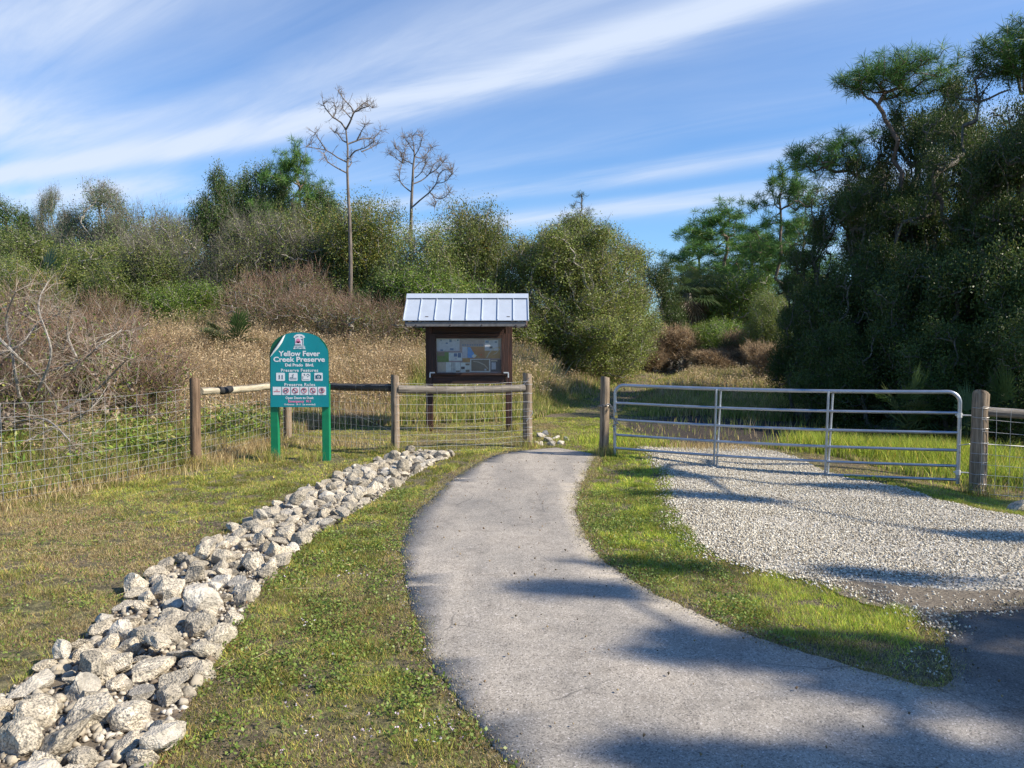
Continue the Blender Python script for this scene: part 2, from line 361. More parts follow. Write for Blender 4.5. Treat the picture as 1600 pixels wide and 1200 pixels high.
# limestone rock
def rockmat(name, tintc, dark):
    m, nt, b = mat(name); oc = obj_coord(nt); oi = nd(nt, 'ShaderNodeObjectInfo')
    va = nd(nt, 'ShaderNodeVectorMath', operation='ADD'); cb = nd(nt, 'ShaderNodeCombineXYZ')
    mu = nd(nt, 'ShaderNodeMath', operation='MULTIPLY'); nt.links.new(oi.outputs['Random'], mu.inputs[0]); mu.inputs[1].default_value = 57
    for i in range(3): nt.links.new(mu.outputs[0], cb.inputs[i])
    nt.links.new(oc, va.inputs[0]); nt.links.new(cb.outputs[0], va.inputs[1]); vec = va.outputs[0]
    n = noise(nt, 1.6, 6, 0.65, vec); f = noise(nt, 9, 6, 0.75, vec); pit = nd(nt, 'ShaderNodeTexVoronoi'); pit.inputs['Scale'].default_value = 9; nt.links.new(vec, pit.inputs['Vector'])
    base = ramp(nt, n.outputs['Fac'], [(0.35, tuple(q * 0.62 for q in tintc)), (0.55, tintc), (0.72, tuple(min(0.8, q * 1.25) for q in tintc))])
    lich = mix(nt, ramp(nt, f.outputs['Fac'], [(0.47, (0, 0, 0)), (0.58, (dark, dark, dark))]), base, (0.10, 0.09, 0.075))
    hs = nd(nt, 'ShaderNodeHueSaturation'); mr = nd(nt, 'ShaderNodeMapRange'); nt.links.new(oi.outputs['Random'], mr.inputs[0]); mr.inputs[3].default_value = 0.7; mr.inputs[4].default_value = 1.25
    nt.links.new(mr.outputs[0], hs.inputs['Value']); nt.links.new(lich, hs.inputs['Color'])
    nt.links.new(hs.outputs[0], b.inputs['Base Color']); b.inputs['Roughness'].default_value = 0.92
    ad = nd(nt, 'ShaderNodeMath', operation='ADD'); nt.links.new(f.outputs['Fac'], ad.inputs[0]); nt.links.new(pit.outputs['Distance'], ad.inputs[1])
    bump(nt, b, ad.outputs[0], 0.9, 0.006); return m
M['rock'] = rockmat('limestone', (0.58, 0.505, 0.385), 0.85)
M['rock_white'] = rockmat('pale_limestone', (0.62, 0.56, 0.46), 0.35)
# ================================================================== outlines of the paved areas
def catmull(P, closed=False, step=0.08):
    P = [np.array(p, float) for p in P]; out = []; n = len(P)
    for i in range(n if closed else n - 1):
        p0 = P[(i - 1) % n] if closed or i > 0 else P[0]; p1 = P[i]; p2 = P[(i + 1) % n]; p3 = P[(i + 2) % n] if closed or i + 2 < n else P[-1]
        k = max(2, int(np.linalg.norm(p2 - p1) / step))
        for t in np.arange(k) / k:
            out.append(0.5 * ((2 * p1) + (-p0 + p2) * t + (2 * p0 - 5 * p1 + 4 * p2 - p3) * t * t + (-p0 + 3 * p1 - 3 * p2 + p3) * t ** 3))
    if not closed: out.append(P[-1])
    return np.array(out)
def jitter(P, amp, s, hi=0.5):
    d = np.gradient(P, axis=0); nrm = np.stack([-d[:, 1], d[:, 0]], 1); nrm /= np.linalg.norm(nrm, axis=1, keepdims=True) + 1e-9
    k = (fbm(P[:, 0] * 3.5, P[:, 1] * 3.5, s, 4) - 0.5) * 2 + hi * 2 * (fbm(P[:, 0] * 16, P[:, 1] * 16, s + 9, 3) - 0.5)
    return P + nrm * (k * amp)[:, None]
def inside(poly, x, y):
    x = np.asarray(x, float); y = np.asarray(y, float); c = np.zeros(x.shape, bool); n = len(poly)
    x0, x1 = poly[:, 0].min(), poly[:, 0].max(); y0, y1 = poly[:, 1].min(), poly[:, 1].max()
    m = (x > x0) & (x < x1) & (y > y0) & (y < y1); xs, ys = x[m], y[m]; cc = np.zeros(xs.shape, bool)
    for i in range(n):
        ax, ay = poly[i]; bx, by = poly[(i + 1) % n]
        if ay == by: continue
        k = ((ay > ys) != (by > ys)) & (xs < (bx - ax) * (ys - ay) / (by - ay) + ax); cc ^= k
    c[m] = cc; return c
def simplify(P, d):
    out = [P[0]]
    for p in P[1:]:
        if np.linalg.norm(p - out[-1]) >= d: out.append(p)
    return np.array(out)
def sheet(name, poly, m, dz, step=0.25, kind=None, skirt=0.0):
    x0, x1 = poly[:, 0].min(), poly[:, 0].max(); y0, y1 = poly[:, 1].min(), poly[:, 1].max()
    gx, gy = np.meshgrid(np.arange(x0, x1, step), np.arange(y0, y1, step)); gx = gx.ravel(); gy = gy.ravel()
    k = inside(poly, gx, gy); pts = [Vector(p) for p in poly] + [Vector(p) for p in zip(gx[k], gy[k])]
    n = len(poly)
    r = delaunay_2d_cdt(pts, [(i, (i + 1) % n) for i in range(n)], [], 1, 1e-4)
    V = np.array([(v.x, v.y) for v in r[0]]); z = T(V[:, 0], V[:, 1]) + dz
    F = np.array([f for f in r[2] if len(f) == 3])
    ce = V[F].mean(1); F = F[inside(poly, ce[:, 0], ce[:, 1])]
    V3 = np.column_stack([V, z]); me = new_mesh(name, V3, F, m)
    if skirt:
        bm = bmesh.new(); bm.from_mesh(me); be = [e for e in bm.edges if len(e.link_faces) == 1]
        r2 = bmesh.ops.extrude_edge_only(bm, edges=be)
        for v in [q for q in r2['geom'] if isinstance(q, bmesh.types.BMVert)]: v.co.z -= skirt
        bmesh.ops.recalc_face_normals(bm, faces=bm.faces); bm.to_mesh(me); bm.free()
    o = link(name, me)
    return tag(o, kind=kind)

PL = [G(*p) for p in ((812, 705), (790, 709), (766, 716), (720, 740), (680, 775), (645, 805), (632, 840), (629, 870), (638, 930), (655, 985), (680, 1040), (716, 1100), (757, 1150), (800, 1200))]
pl = jitter(catmull(PL + [(0.25, 2.4), (0.9, 1.3), (1.5, 0.0), (1.7, -4)], step=0.03), 0.04, 3)
PR = [G(*p) for p in ((934, 711), (926, 722), (915, 740), (905, 775), (904, 815), (930, 866), (1000, 915), (1060, 948), (1150, 985), (1250, 1020), (1350, 1050), (1430, 1072), (1476, 1072), (1490, 1040), (1480, 1000), (1478, 975), (1500, 957), (1560, 950), (1600, 948))]
pr = jitter(catmull(PR + [(4.4, 5.0), (12, 5.4)], step=0.03), 0.04, 8)
PATH = simplify(np.vstack([pl[::-1], [G(870, 700)], pr, [(12, -4)]]), 0.02)
gl = jitter(catmull([G(*p) for p in ((1010, 700), (1030, 722), (1048, 745), (1052, 785), (1075, 830), (1120, 868), (1200, 893), (1290, 915), (1370, 940), (1440, 962), (1478, 990))]), 0.06, 12)
gt = jitter(catmull([G(*p) for p in ((1080, 700), (1150, 697), (1235, 712), (1300, 740), (1400, 762), (1500, 790), (1600, 808))] + [(8.5, 8.3), (13, 8.4)], step=0.12), 0.10, 14)
GRAV = simplify(np.vstack([gl[::-1], gt, [(13, 4.9), (4.5, 4.8), G(1600, 965), G(1500, 970)]]), 0.05)
SL = [G(*p) for p in ((-260, 1400), (-60, 1200), (0, 1095), (130, 1000), (180, 955), (250, 898), (330, 852), (420, 797), (520, 750), (590, 722), (655, 706))]
SR = [G(*p) for p in ((708, 713), (660, 735), (590, 780), (510, 828), (445, 878), (400, 932), (352, 1010), (305, 1085), (235, 1200), (90, 1420))]
STRIP = simplify(np.vstack([catmull(SL), catmull(SR)]), 0.06)
MOWN = np.array([(-12, -6), (-7.6, 3), (-5.6, 8.0), (-4.6, 10.74), (-4.3, 14.0), (-4.0, 15.6), (-1.5, 16.6), (0.4, 17.2), (1.0, 19), (2.0, 19), (2.2, 16), (2.6, 14.3), (4.0, 13.6), (5.3, 12.6), (5.6, 11), (6.1, 10.2), (8.5, 9.7), (14, 9.5), (14, -6)])
TRAIL = catmull([(0.95, 13.2), (1.4, 16), (2.3, 20), (4.0, 26), (6.6, 33), (7.5, 38)], step=0.5)
def trail_d(x, y):
    d = np.full(np.shape(x), 1e9)
    for p in TRAIL: d = np.minimum(d, np.hypot(x - p[0], y - p[1]))
    return d

# ================================================================== setting
def axis(pts):
    out = []
    for a, b, s in pts: out += list(np.arange(a, b, s))
    return np.array(out + [pts[-1][1]])
xs = axis([(-600, -60, 45), (-60, -16, 4), (-16, -8, 0.5), (-8, 8, 0.16), (8, 16, 0.5), (16, 60, 4), (60, 600, 45)])
ys = axis([(-300, -20, 40), (-20, 0, 2.5), (0, 15, 0.16), (15, 40, 0.5), (40, 100, 5), (100, 1000, 60)])
gx, gy = np.meshgrid(xs, ys); nx = len(xs)
gz = T(gx, gy)
Vg = np.column_stack([gx.ravel(), gy.ravel(), gz.ravel()])
i, j = np.meshgrid(np.arange(nx - 1), np.arange(len(ys) - 1)); k = (j * nx + i).ravel()
tag(link('ground', new_mesh('ground', Vg, np.stack([k, k + 1, k + nx + 1, k + nx], 1), M['ground'], smooth=True)), kind='structure')
sheet('gravel_drive', GRAV, M['gravel'], 0.006, 0.3, 'structure')
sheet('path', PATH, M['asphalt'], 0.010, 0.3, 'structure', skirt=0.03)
sheet('dirt_bed', STRIP, M['dirt'], 0.005, 0.25, 'structure')
dp = jitter(catmull([G(*p) for p in ((1285, 915), (1350, 912), (1440, 922), (1600, 925))] + [(5.2, 5.35), (5.2, 5.02), (3.6, 4.98)] + [G(*p) for p in ((1585, 955), (1500, 962), (1470, 985), (1420, 960), (1350, 945))], closed=True), 0.05, 31)
sheet('dirt_margin', simplify(dp, 0.06), M['dirt'], 0.014, 0.2, 'structure')

pp = jitter(catmull([G(*p) for p in ((1395, 1030), (1425, 1018), (1462, 1022), (1478, 1040), (1470, 1066), (1430, 1062), (1400, 1050))], closed=True), 0.07, 5)
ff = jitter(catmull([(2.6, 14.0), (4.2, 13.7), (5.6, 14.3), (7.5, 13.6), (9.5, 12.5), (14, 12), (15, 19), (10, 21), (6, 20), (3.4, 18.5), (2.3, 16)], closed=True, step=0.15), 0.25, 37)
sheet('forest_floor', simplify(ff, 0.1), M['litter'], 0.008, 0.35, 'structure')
rng = np.random.default_rng(11)
# gravel stones --------------------------------------------------
def stones(n, poly, smin, smax, seed, colset, dz=0.0, dens=None, name='stones'):
    r = np.random.default_rng(seed); x0, x1 = poly[:, 0].min(), min(poly[:, 0].max(), 8.5); y0, y1 = poly[:, 1].min(), poly[:, 1].max()
    X = r.uniform(x0, x1, n * 3); Y = r.uniform(y0, y1, n * 3); k = inside(poly, X, Y)
    if dens is not None: k &= r.random(n * 3) < dens(X, Y)
    X = X[k][:n]; Y = Y[k][:n]; n = len(X)
    s = r.uniform(smin, smax, n) * (0.7 + 0.6 * r.random(n))
    O = np.array([(1, 0, 0), (-1, 0, 0), (0, 1, 0), (0, -1, 0), (0, 0, 1), (0, 0, -1)], float)
    V = O[None] * (0.6 + 0.5 * r.random((n, 6, 1))) + r.normal(0, 0.15, (n, 6, 3))
    V *= np.array([1.0, 0.8, 0.62]); a = r.uniform(0, 6.28, n); ca, sa = np.cos(a)[:, None], np.sin(a)[:, None]
    t = r.uniform(-0.5, 0.5, n)[:, None]
    vx, vy, vz = V[..., 0], V[..., 1], V[..., 2]; vz, vx = vz + t * vx, vx - t * vz
    V = np.stack([vx * ca - vy * sa, vx * sa + vy * ca, vz], -1) * s[:, None, None] * 0.5
    V += np.stack([X, Y, T(X, Y) + dz + s * 0.12], -1)[:, None, :]
    f = np.array([(0, 2, 4), (2, 1, 4), (1, 3, 4), (3, 0, 4), (2, 0, 5), (1, 2, 5), (3, 1, 5), (0, 3, 5)])
    F = (f[None] + (np.arange(n) * 6)[:, None, None]).reshape(-1, 3)
    c = np.array(colset)[r.integers(0, len(colset), n)] * r.uniform(0.75, 1.15, (n, 1))
    return new_mesh(name, V.reshape(-1, 3), F, M['stone'], np.repeat(c, 6, 0))
LIME = [(0.54, 0.49, 0.39), (0.62, 0.57, 0.47), (0.41, 0.365, 0.285), (0.56, 0.51, 0.41), (0.32, 0.27, 0.2), (0.76, 0.72, 0.62)]
gdens = lambda x, y: np.where(inside(dp, x, y) | (y < 5.3), 0.12, 1.0) * np.where(y < 7.5, 1.0, 0.6) * np.clip(0.35 + (fbm(x * 1.1, y * 2.2, 91, 3) - 0.36) * 4, 0.2, 1)
tag(link('gravel', stones(125000, GRAV, 0.012, 0.030, 5, LIME, 0.012, gdens, 'gravel')), kind='stuff', label='loose pale crushed stone covering the drive in front of and behind the gate')
edge = np.vstack([catmull(SL), catmull(SR)])
tag(link('sandy_crumbs', stones(70, pp, 0.006, 0.022, 62, LIME, 0.02, lambda x, y: fbm(x * 9, y * 9, 7, 2) > 0.45, 'sandy_crumbs')), kind='stuff', label='pale crumbs on the bare tip of the verge')
tag(link('rubble', stones(9000, STRIP, 0.02, 0.06, 6, [(0.45, 0.4, 0.32), (0.3, 0.26, 0.2), (0.55, 0.5, 0.42), (0.2, 0.16, 0.12)], 0.005, None, 'rubble')), kind='stuff', label='small stone chips and dirt between the limestone rocks')
PBE = np.vstack([pl, pr]); PBE = PBE[(PBE[:, 1] > 2.3) & (PBE[:, 1] < 13) & (PBE[:, 0] < 5)]
def crumbs(n, sd, seed):
    r_ = np.random.default_rng(seed); q = PBE[r_.integers(0, len(PBE), n)] + r_.normal(0, sd, (n, 2)); return q
PBQ = crumbs(5200, 0.05, 3)
def stones_at(Q, smin, smax, seed, colset, name, dz=0.02):
    r_ = np.random.default_rng(seed); n = len(Q); O = np.array([(1, 0, 0), (-1, 0, 0), (0, 1, 0), (0, -1, 0), (0, 0, 1), (0, 0, -1)], float); s_ = r_.uniform(smin, smax, n)
    V = (O[None] * (0.6 + 0.5 * r_.random((n, 6, 1))) + r_.normal(0, 0.15, (n, 6, 3))) * s_[:, None, None] * 0.5 + np.stack([Q[:, 0], Q[:, 1], T(Q[:, 0], Q[:, 1]) + dz + s_ * 0.2], 1)[:, None, :]
    f = np.array([(0, 2, 4), (2, 1, 4), (1, 3, 4), (3, 0, 4), (2, 0, 5), (1, 2, 5), (3, 1, 5), (0, 3, 5)]); F = (f[None] + (np.arange(n) * 6)[:, None, None]).reshape(-1, 3)
    return new_mesh(name, V.reshape(-1, 3), F, M['stone'], np.repeat(np.array(colset)[r_.integers(0, len(colset), n)] * r_.uniform(0.7, 1.2, (n, 1)), 6, 0))
tag(link('edge_crumbs', stones_at(PBQ, 0.004, 0.014, 4, [(0.26, 0.23, 0.19), (0.17, 0.14, 0.11), (0.11, 0.09, 0.07), (0.36, 0.32, 0.27)], 'edge_crumbs')), kind='stuff', label='loose crumbs of asphalt and grit along the path edges')
tag(link('spilled_gravel', stones_at(gl[np.random.default_rng(8).integers(0, len(gl), 3600)] + np.random.default_rng(7).normal(0, 0.085, (3600, 2)), 0.01, 0.026, 14, LIME, 'spilled_gravel')), kind='stuff', label='pale stones spilled from the drive into the grass verge')
r9 = np.random.default_rng(9); q9 = np.stack([r9.uniform(-1, 4, 900), r9.uniform(2.4, 12, 900)], 1); q9 = q9[inside(PATH, q9[:, 0], q9[:, 1])]
tag(link('leaf_bits', stones_at(q9[:340], 0.006, 0.022, 5, [(0.2, 0.13, 0.07), (0.1, 0.08, 0.05), (0.3, 0.22, 0.12)], 'leaf_bits', 0.024)), kind='stuff', label='small leaf bits and grit blown onto the path')
tag(link('asphalt_crumbs', stones(2600, GRAV + 0, 0.01, 0.02, 61, [(0.08, 0.07, 0.06), (0.2, 0.17, 0.13)], 0.02, lambda x, y: (fbm(x * 2, y * 2, 77, 3) > 0.5) * 0.6, 'asphalt_crumbs')), kind='stuff', label='dark crumbs and debris scattered over the pale gravel')

# rocks -----------------------------------------------------------
def rock_mesh(seed):
    r = random.Random(seed); bm = bmesh.new(); bmesh.ops.create_icosphere(bm, subdivisions=4, radius=1)
    pl_ = []
    for _ in range(r.randint(10, 16)):
        n = Vector((r.gauss(0, 1), r.gauss(0, 1), r.gauss(0, 1))).normalized(); pl_.append((n, r.uniform(0.5, 0.84)))
    sc = (r.uniform(0.85, 1.25), r.uniform(0.75, 1.0), r.uniform(0.62, 0.9)); ph = [r.uniform(0, 10) for _ in range(6)]
    from mathutils import noise as mn
    off = Vector((seed * 3.7, 0, 0))
    for v in bm.verts:
        p = v.co.copy()
        for n, d in pl_:
            k = p.dot(n) - d
            if k > 0: p -= n * k * 0.97
        q = v.co * 1.6 + off
        p *= 1 + 0.14 * mn.noise(q) + 0.06 * mn.noise(q * 2.7) + 0.05 * mn.noise(q * 7.5)
        v.co = Vector((p.x * sc[0], p.y * sc[1], p.z * sc[2]))
    me = bpy.data.meshes.new('limestone_rock'); bm.to_mesh(me); bm.free()
    me.polygons.foreach_set('use_smooth', np.ones(len(me.polygons), bool))
    me.set_sharp_from_angle(angle=R(16))
    return me
RM = [rock_mesh(s) for s in range(16)]
RMW = [m_.copy() for m_ in RM[:6]]
for m_ in RM: m_.materials.append(M['rock'])
for m_ in RMW: m_.materials.append(M['rock_white'])
rr = np.random.default_rng(4)
x0, y0 = STRIP.min(0); x1, y1 = STRIP.max(0)
cand = []; 
sizes = np.sort(np.concatenate([rr.uniform(0.082, 0.112, 46), rr.uniform(0.05, 0.08, 420)]))[::-1]
placed = np.zeros((0, 3)); special = {}
fixed = [(315, 955, 0.115, 1), (160, 1040, 0.12, 0), (130, 1090, 0.09, 1), (60, 1130, 0.11, 0), (235, 1060, 0.11, 0), (210, 925, 0.105, 0), (30, 1175, 0.095, 0), (270, 985, 0.11, 0), (150, 1130, 0.12, 0), (210, 1135, 0.11, 0), (385, 935, 0.1, 0), (1590, 800, 0.12, 0), (100, 1170, 0.12, 0)]
rocks = []
for (a_, b_, s_, w_) in fixed:
    x, y = G(a_, b_); rocks.append((x, y, s_, w_)); placed = np.vstack([placed, (x, y, s_)])
for s_ in sizes:
    for tr in range(60):
        x = rr.uniform(x0, x1); y = rr.uniform(y0, y1)
        if not inside(STRIP, np.array([x]), np.array([y]))[0]: continue
        d = np.hypot(placed[:, 0] - x, placed[:, 1] - y) - (placed[:, 2] + s_) * 0.80
        if d.min() > 0: break
    else: continue
    placed = np.vstack([placed, (x, y, s_)]); rocks.append((x, y, s_, 1 if rr.random() < 0.14 else 0))
    if len(rocks) >= 262: break
# second, upper layer of the heap
low = list(rocks[len(fixed):]); rr.shuffle(low)
for (x, y, s_, w_) in low[:24]: rocks.append((x + 0.05, y + 0.05, 0.06 + 0.03 * rr.random(), 2 + (rr.random() < 0.15)))
SLw = catmull(SL); SRw = catmull(SR)
def rock_label(i, x, y, s_, w_, f_):
    if i == 0: return 'largest white rock with a flat sunlit face on the rock strip', None
    if i == 11: return 'grey rock at the gravel edge by the right fence post', None
    dl = np.hypot(SLw[:, 0] - x, SLw[:, 1] - y).min(); dr = np.hypot(SRw[:, 0] - x, SRw[:, 1] - y).min(); f = dl / (dl + dr)
    side = 'lawn edge' if f < 0.25 else 'lawn side' if f < 0.5 else 'path side' if f < 0.75 else 'path edge'
    zone = 'nearest the camera' if y < 3.7 else 'in the near part' if y < 4.6 else 'in the near half' if y < 5.7 else 'in the middle part' if y < 7.2 else 'in the farther half' if y < 8.8 else 'in the far part' if y < 10.3 else 'at the far tip'
    tone = 'white' if w_ % 2 else 'grey-tan'; size = 'big' if s_ > 0.08 else 'medium' if s_ > 0.062 else 'small'
    if w_ >= 2: size = 'top-lying ' + size
    size += ' flat' if f_ < 0.85 else ' upright' if f_ > 1.12 else ''
    return '%s %s rock on %s of rock strip, %s' % (size, tone, side, zone), 'limestone rocks of the strip'
for i_, (x, y, s_, w_) in enumerate(rocks):
    me = RMW[rr.integers(0, 6)] if w_ % 2 else RM[rr.integers(0, 16)]
    f_ = rr.choice([0.72, 0.8, 0.95, 1.05, 1.2, 1.3]); o = link('limestone_rock', me, loc=(x, y, Tf(x, y) + s_ * (0.42 if w_ < 2 else 1.2)))
    k_ = 0.9 if y < 5 and i_ else 1.0; o.scale = (s_ * 1.2 * k_, s_ * 1.12 * k_, s_ * 1.08 * f_ * k_); o.rotation_euler = (rr.uniform(-0.5, 0.5), rr.uniform(-0.5, 0.5), rr.uniform(0, 6.28))
    lb, gp = rock_label(i_, x, y, s_, w_, f_); tag(o, lb, 'rock', gp)
# lesser stones that fill the heap between the rocks
bmx = bmesh.new(); bmesh.ops.create_icosphere(bmx, subdivisions=2, radius=1); icv = np.array([v.co[:] for v in bmx.verts]); icf = np.array([[v.index for v in f.verts] for f in bmx.faces]); bmx.free()
n_ = 900; X = rr.uniform(x0, x1, n_ * 4); Y = rr.uniform(y0, y1, n_ * 4); k = inside(STRIP, X, Y); X, Y = X[k][:n_], Y[k][:n_]; n_ = len(X)
sv = np.repeat(icv[None], n_, 0)
for _ in range(8):
    dd = rr.normal(size=(n_, 1, 3)); dd /= np.linalg.norm(dd, axis=2, keepdims=True); kk = (sv * dd).sum(2, keepdims=True) - rr.uniform(0.45, 0.85, (n_, 1, 1)); sv = sv - dd * np.maximum(kk, 0) * 0.95
sv = sv * rr.uniform(0.65, 1.2, (n_, 1, 3)) * rr.uniform(0.02, 0.05, (n_, 1, 1)) + np.stack([X, Y, T(X, Y) + 0.005 + 0.01 * rr.random(n_)], 1)[:, None, :]
me = new_mesh('small_stones', sv.reshape(-1, 3), (icf[None] + (np.arange(n_) * len(icv))[:, None, None]).reshape(-1, 3), M['rock'], np.repeat(np.array([(0.42, 0.37, 0.29), (0.3, 0.26, 0.2), (0.56, 0.5, 0.42), (0.2, 0.17, 0.13)])[rr.integers(0, 4, n_)], len(icv), 0))
tag(link('small_stones', me), kind='stuff', label='smaller stones filling the gaps between the limestone rocks')
# little heap of pale rocks by the path-side post
for i_, (a_, b_, s_) in enumerate(((845, 683, 0.10), (858, 690, 0.09), (838, 695, 0.08), (868, 686, 0.07), (852, 680, 0.08), (877, 694, 0.06), (828, 686, 0.09), (862, 699, 0.06), (846, 700, 0.05), (885, 688, 0.05))):
    x, y = G(a_, b_); y = max(y, 13.05) ; x = (a_ - 800) / 1200 * y
    o = link('limestone_rock', RMW[i_ % 6], loc=(x, y, Tf(x, y) + 0.02)); o.scale = (s_ * 1.3, s_ * 1.3, s_ * 0.8); o.rotation_euler = (0.2 * i_, 0.3, i_ * 1.3)
    tag(o, ('white rock in the heap behind the path-side fence post, ' + ('right of the post', 'left of the post', 'farthest right')[0 if 836 < a_ < 866 else 1 if a_ <= 836 else 2]), 'rock', 'white rocks behind the post by the path')
# ================================================================== rail and wire fence
rw = random.Random(21)
def post(parent, x, y, z0, top, r, mname, name='post', lean=(0, 0)):
    mb = MB(); n = 9; h = top - z0 + 0.25; pts = []; rs = []
    for i in range(n):
        t = i / (n - 1); pts.append((lean[0] * t + rw.uniform(-.003, .003), lean[1] * t + rw.uniform(-.003, .003), -0.25 + h * t)); rs.append(r * (1.03 - 0.06 * t) * rw.uniform(0.985, 1.015))
    pts.append((lean[0], lean[1], -0.25 + h + 0.006)); rs.append(r * 0.9)
    mb.tube(pts, rs, 18)
    o = mb.build(name, M[mname], parent, smooth=True); o.location = (x, y, z0); return o
def rail(parent, p0, p1, r0, r1, mname, name='rail'):
    p0 = Vector(p0); p1 = Vector(p1); L = (p1 - p0).length; mb = MB(); n = max(3, int(L / 0.15)); pts = []; rs = []
    for i in range(n + 1):
        t = i / n; pts.append((L * t, rw.uniform(-.004, .004), -0.02 * math.sin(math.pi * t) + rw.uniform(-.004, .004))); rs.append((r0 * (1 - t) + r1 * t) * rw.uniform(0.96, 1.04))
    mb.tube(pts, rs, 14); o = mb.build(name, M[mname], parent, smooth=True)
    o.location = p0; o.rotation_euler = (p1 - p0).to_track_quat('X', 'Z').to_euler(); return o
HW = [0.04, 0.13, 0.22, 0.32, 0.43, 0.55, 0.67, 0.80, 0.94, 1.09]
def wires(parent, a, b, hs=HW, off=0.0, extra=(), r=0.0018):
    a = np.array(a, float); b = np.array(b, float); L = np.hypot(*(b - a)[:2]); n = max(2, int(L / 0.155)); P0, P1 = [], []
    nodes = np.zeros((len(hs), n + 1, 3))
    d = (b - a)[:2] / L; nr = np.array([d[1], -d[0]])
    for k in range(n + 1):
        t = k / n; p = a + (b - a) * t; g = a[2] + (b[2] - a[2]) * t; wob = rw.uniform(-.01, .01)
        for h_i, h in enumerate(hs):
            nodes[h_i, k] = (p[0] + nr[0] * (off + wob) + d[0] * rw.uniform(-.006, .006), p[1] + nr[1] * (off + wob), g + h - 0.012 * math.sin(math.pi * t) * (1 + h_i * 0.2) + rw.uniform(-.004, .004))
    for h_i in range(len(hs)):
        for k in range(n): P0.append(nodes[h_i, k]); P1.append(nodes[h_i, k + 1])
    for k in range(n + 1):
        for h_i in range(len(hs) - 1): P0.append(nodes[h_i, k]); P1.append(nodes[h_i + 1, k])
    for e0, e1 in extra:
        e0 = np.array(e0, float); e1 = np.array(e1, float)
        for k in range(8): P0.append(e0 + (e1 - e0) * k / 8); P1.append(e0 + (e1 - e0) * (k + 1) / 8)
    V, F = tubes(P0, P1, r, r, 4)
    return link('wire_mesh', new_mesh('wire_mesh', V, F, M['wire']), parent)

fz = lambda px, py, Y: at(px, py, Y).z
PO = [(-4.45, 10.74, fz(303, 727, 10.74), fz(303, 593, 10.74), 0.073, 'post_brown', (0.01, 0)),
      (-4.12, 14.05, fz(449, 686, 14.05), fz(449, 583, 14.05), 0.075, 'post', (0, 0)),
      (-1.82, 11.93, fz(617, 711, 11.93), fz(617, 588, 11.93), 0.066, 'post', (0, 0)),
      (0.26, 12.90, fz(824, 700, 12.9), fz(824, 584, 12.9), 0.08, 'post', (0, 0))]
fence = empty('rail_fence', (0, 0, 0), label='long wooden rail and wire mesh fence left of the path, passing behind the green sign', cat='fence')
for x, y, z0, z1, r, mn_, ln in PO:
    post(fence, x, y, min(z0, Tf(x, y)) , z1, r, mn_, 'post', ln)
lp = (-6.95, 4.2); post(fence, lp[0], lp[1], Tf(*lp), Tf(*lp) + 1.25, 0.073, 'post_brown')
rh = [p[3] - 0.14 for p in PO]
o = rail(fence, at(313, 612, 10.82), at(446, 600.5, 13.98), 0.05, 0.055, 'rail_pale'); o['label'] = 'pale cream round rail with a black patch'
a_, b_ = at(341, 609.2, 11.32), at(360, 607.6, 11.68)
rail(fence, a_, b_, 0.054, 0.0545, 'rail_black', 'black_patch')
rail(fence, at(451, 599.5, 14.0), at(611, 605.5, 12.0), 0.06, 0.062, 'rail_dark')
rail(fence, at(621, 608, 11.92), at(819, 606.5, 12.85), 0.066, 0.062, 'rail_grey')
gq = lambda p: (p[0], p[1], Tf(p[0], p[1]))
gL = (-5.44, 8.16)
wires(fence, (*lp, Tf(*lp)), (*gL, Tf(*gL)), off=-0.02)
wires(fence, (*gL, Tf(*gL)), (PO[0][0], PO[0][1], PO[0][2]), off=-0.02)
wires(fence, PO[0][:3], PO[1][:3], off=-0.02, extra=[((PO[0][0], PO[0][1] - .07, PO[0][3] - 0.12), (PO[1][0], PO[1][1], PO[1][2] + 0.1)), ((PO[0][0] + .02, PO[0][1] - .07, PO[0][3] - 0.13), (PO[1][0], PO[1][1] - .02, PO[1][2] + 0.13))])
wires(fence, PO[1][:3], PO[2][:3], off=0.06, extra=[((PO[2][0], PO[2][1], PO[2][2] + 0.35), (PO[1][0], PO[1][1], PO[1][3] - 0.2))])
hs2 = HW[:-1] + [1.13]
wires(fence, PO[2][:3], PO[3][:3], hs=hs2, off=0.085)
for h in (0.12, 0.25, 0.36, 0.5, 0.63, 0.78, 0.93, 1.08):      # wire ends wrapped round the path-side post
    x, y, z0 = PO[3][:3]; pts = [(x + 0.085 * math.cos(a), y + 0.085 * math.sin(a), z0 + h + rw.uniform(-.004, .004)) for a in np.linspace(-2.9, 0.6, 10)]; MB().tube(pts, 0.003, 5).build('wire_wrap', M['wire'], fence)
mb = MB()
mb.tube([(PO[3][0] - .09, PO[3][1] - .08, PO[3][3] - 0.2), (PO[3][0] + .06, PO[3][1] - .085, PO[3][3] - 0.04)], 0.003, 5)
mb.build('wire_wrap', M['wire'], fence); mb = MB(); mb.tube([(PO[3][0] - .02, PO[3][1] - .09, PO[3][2] + 0.46), (PO[3][0] + .09, PO[3][1] - .05, PO[3][2] + 0.6), (PO[3][0] + 0.08, PO[3][1] + 0.05, PO[3][2] + 0.62)], 0.005, 5)
mb.build('wire_wrap', M['wire'], fence)

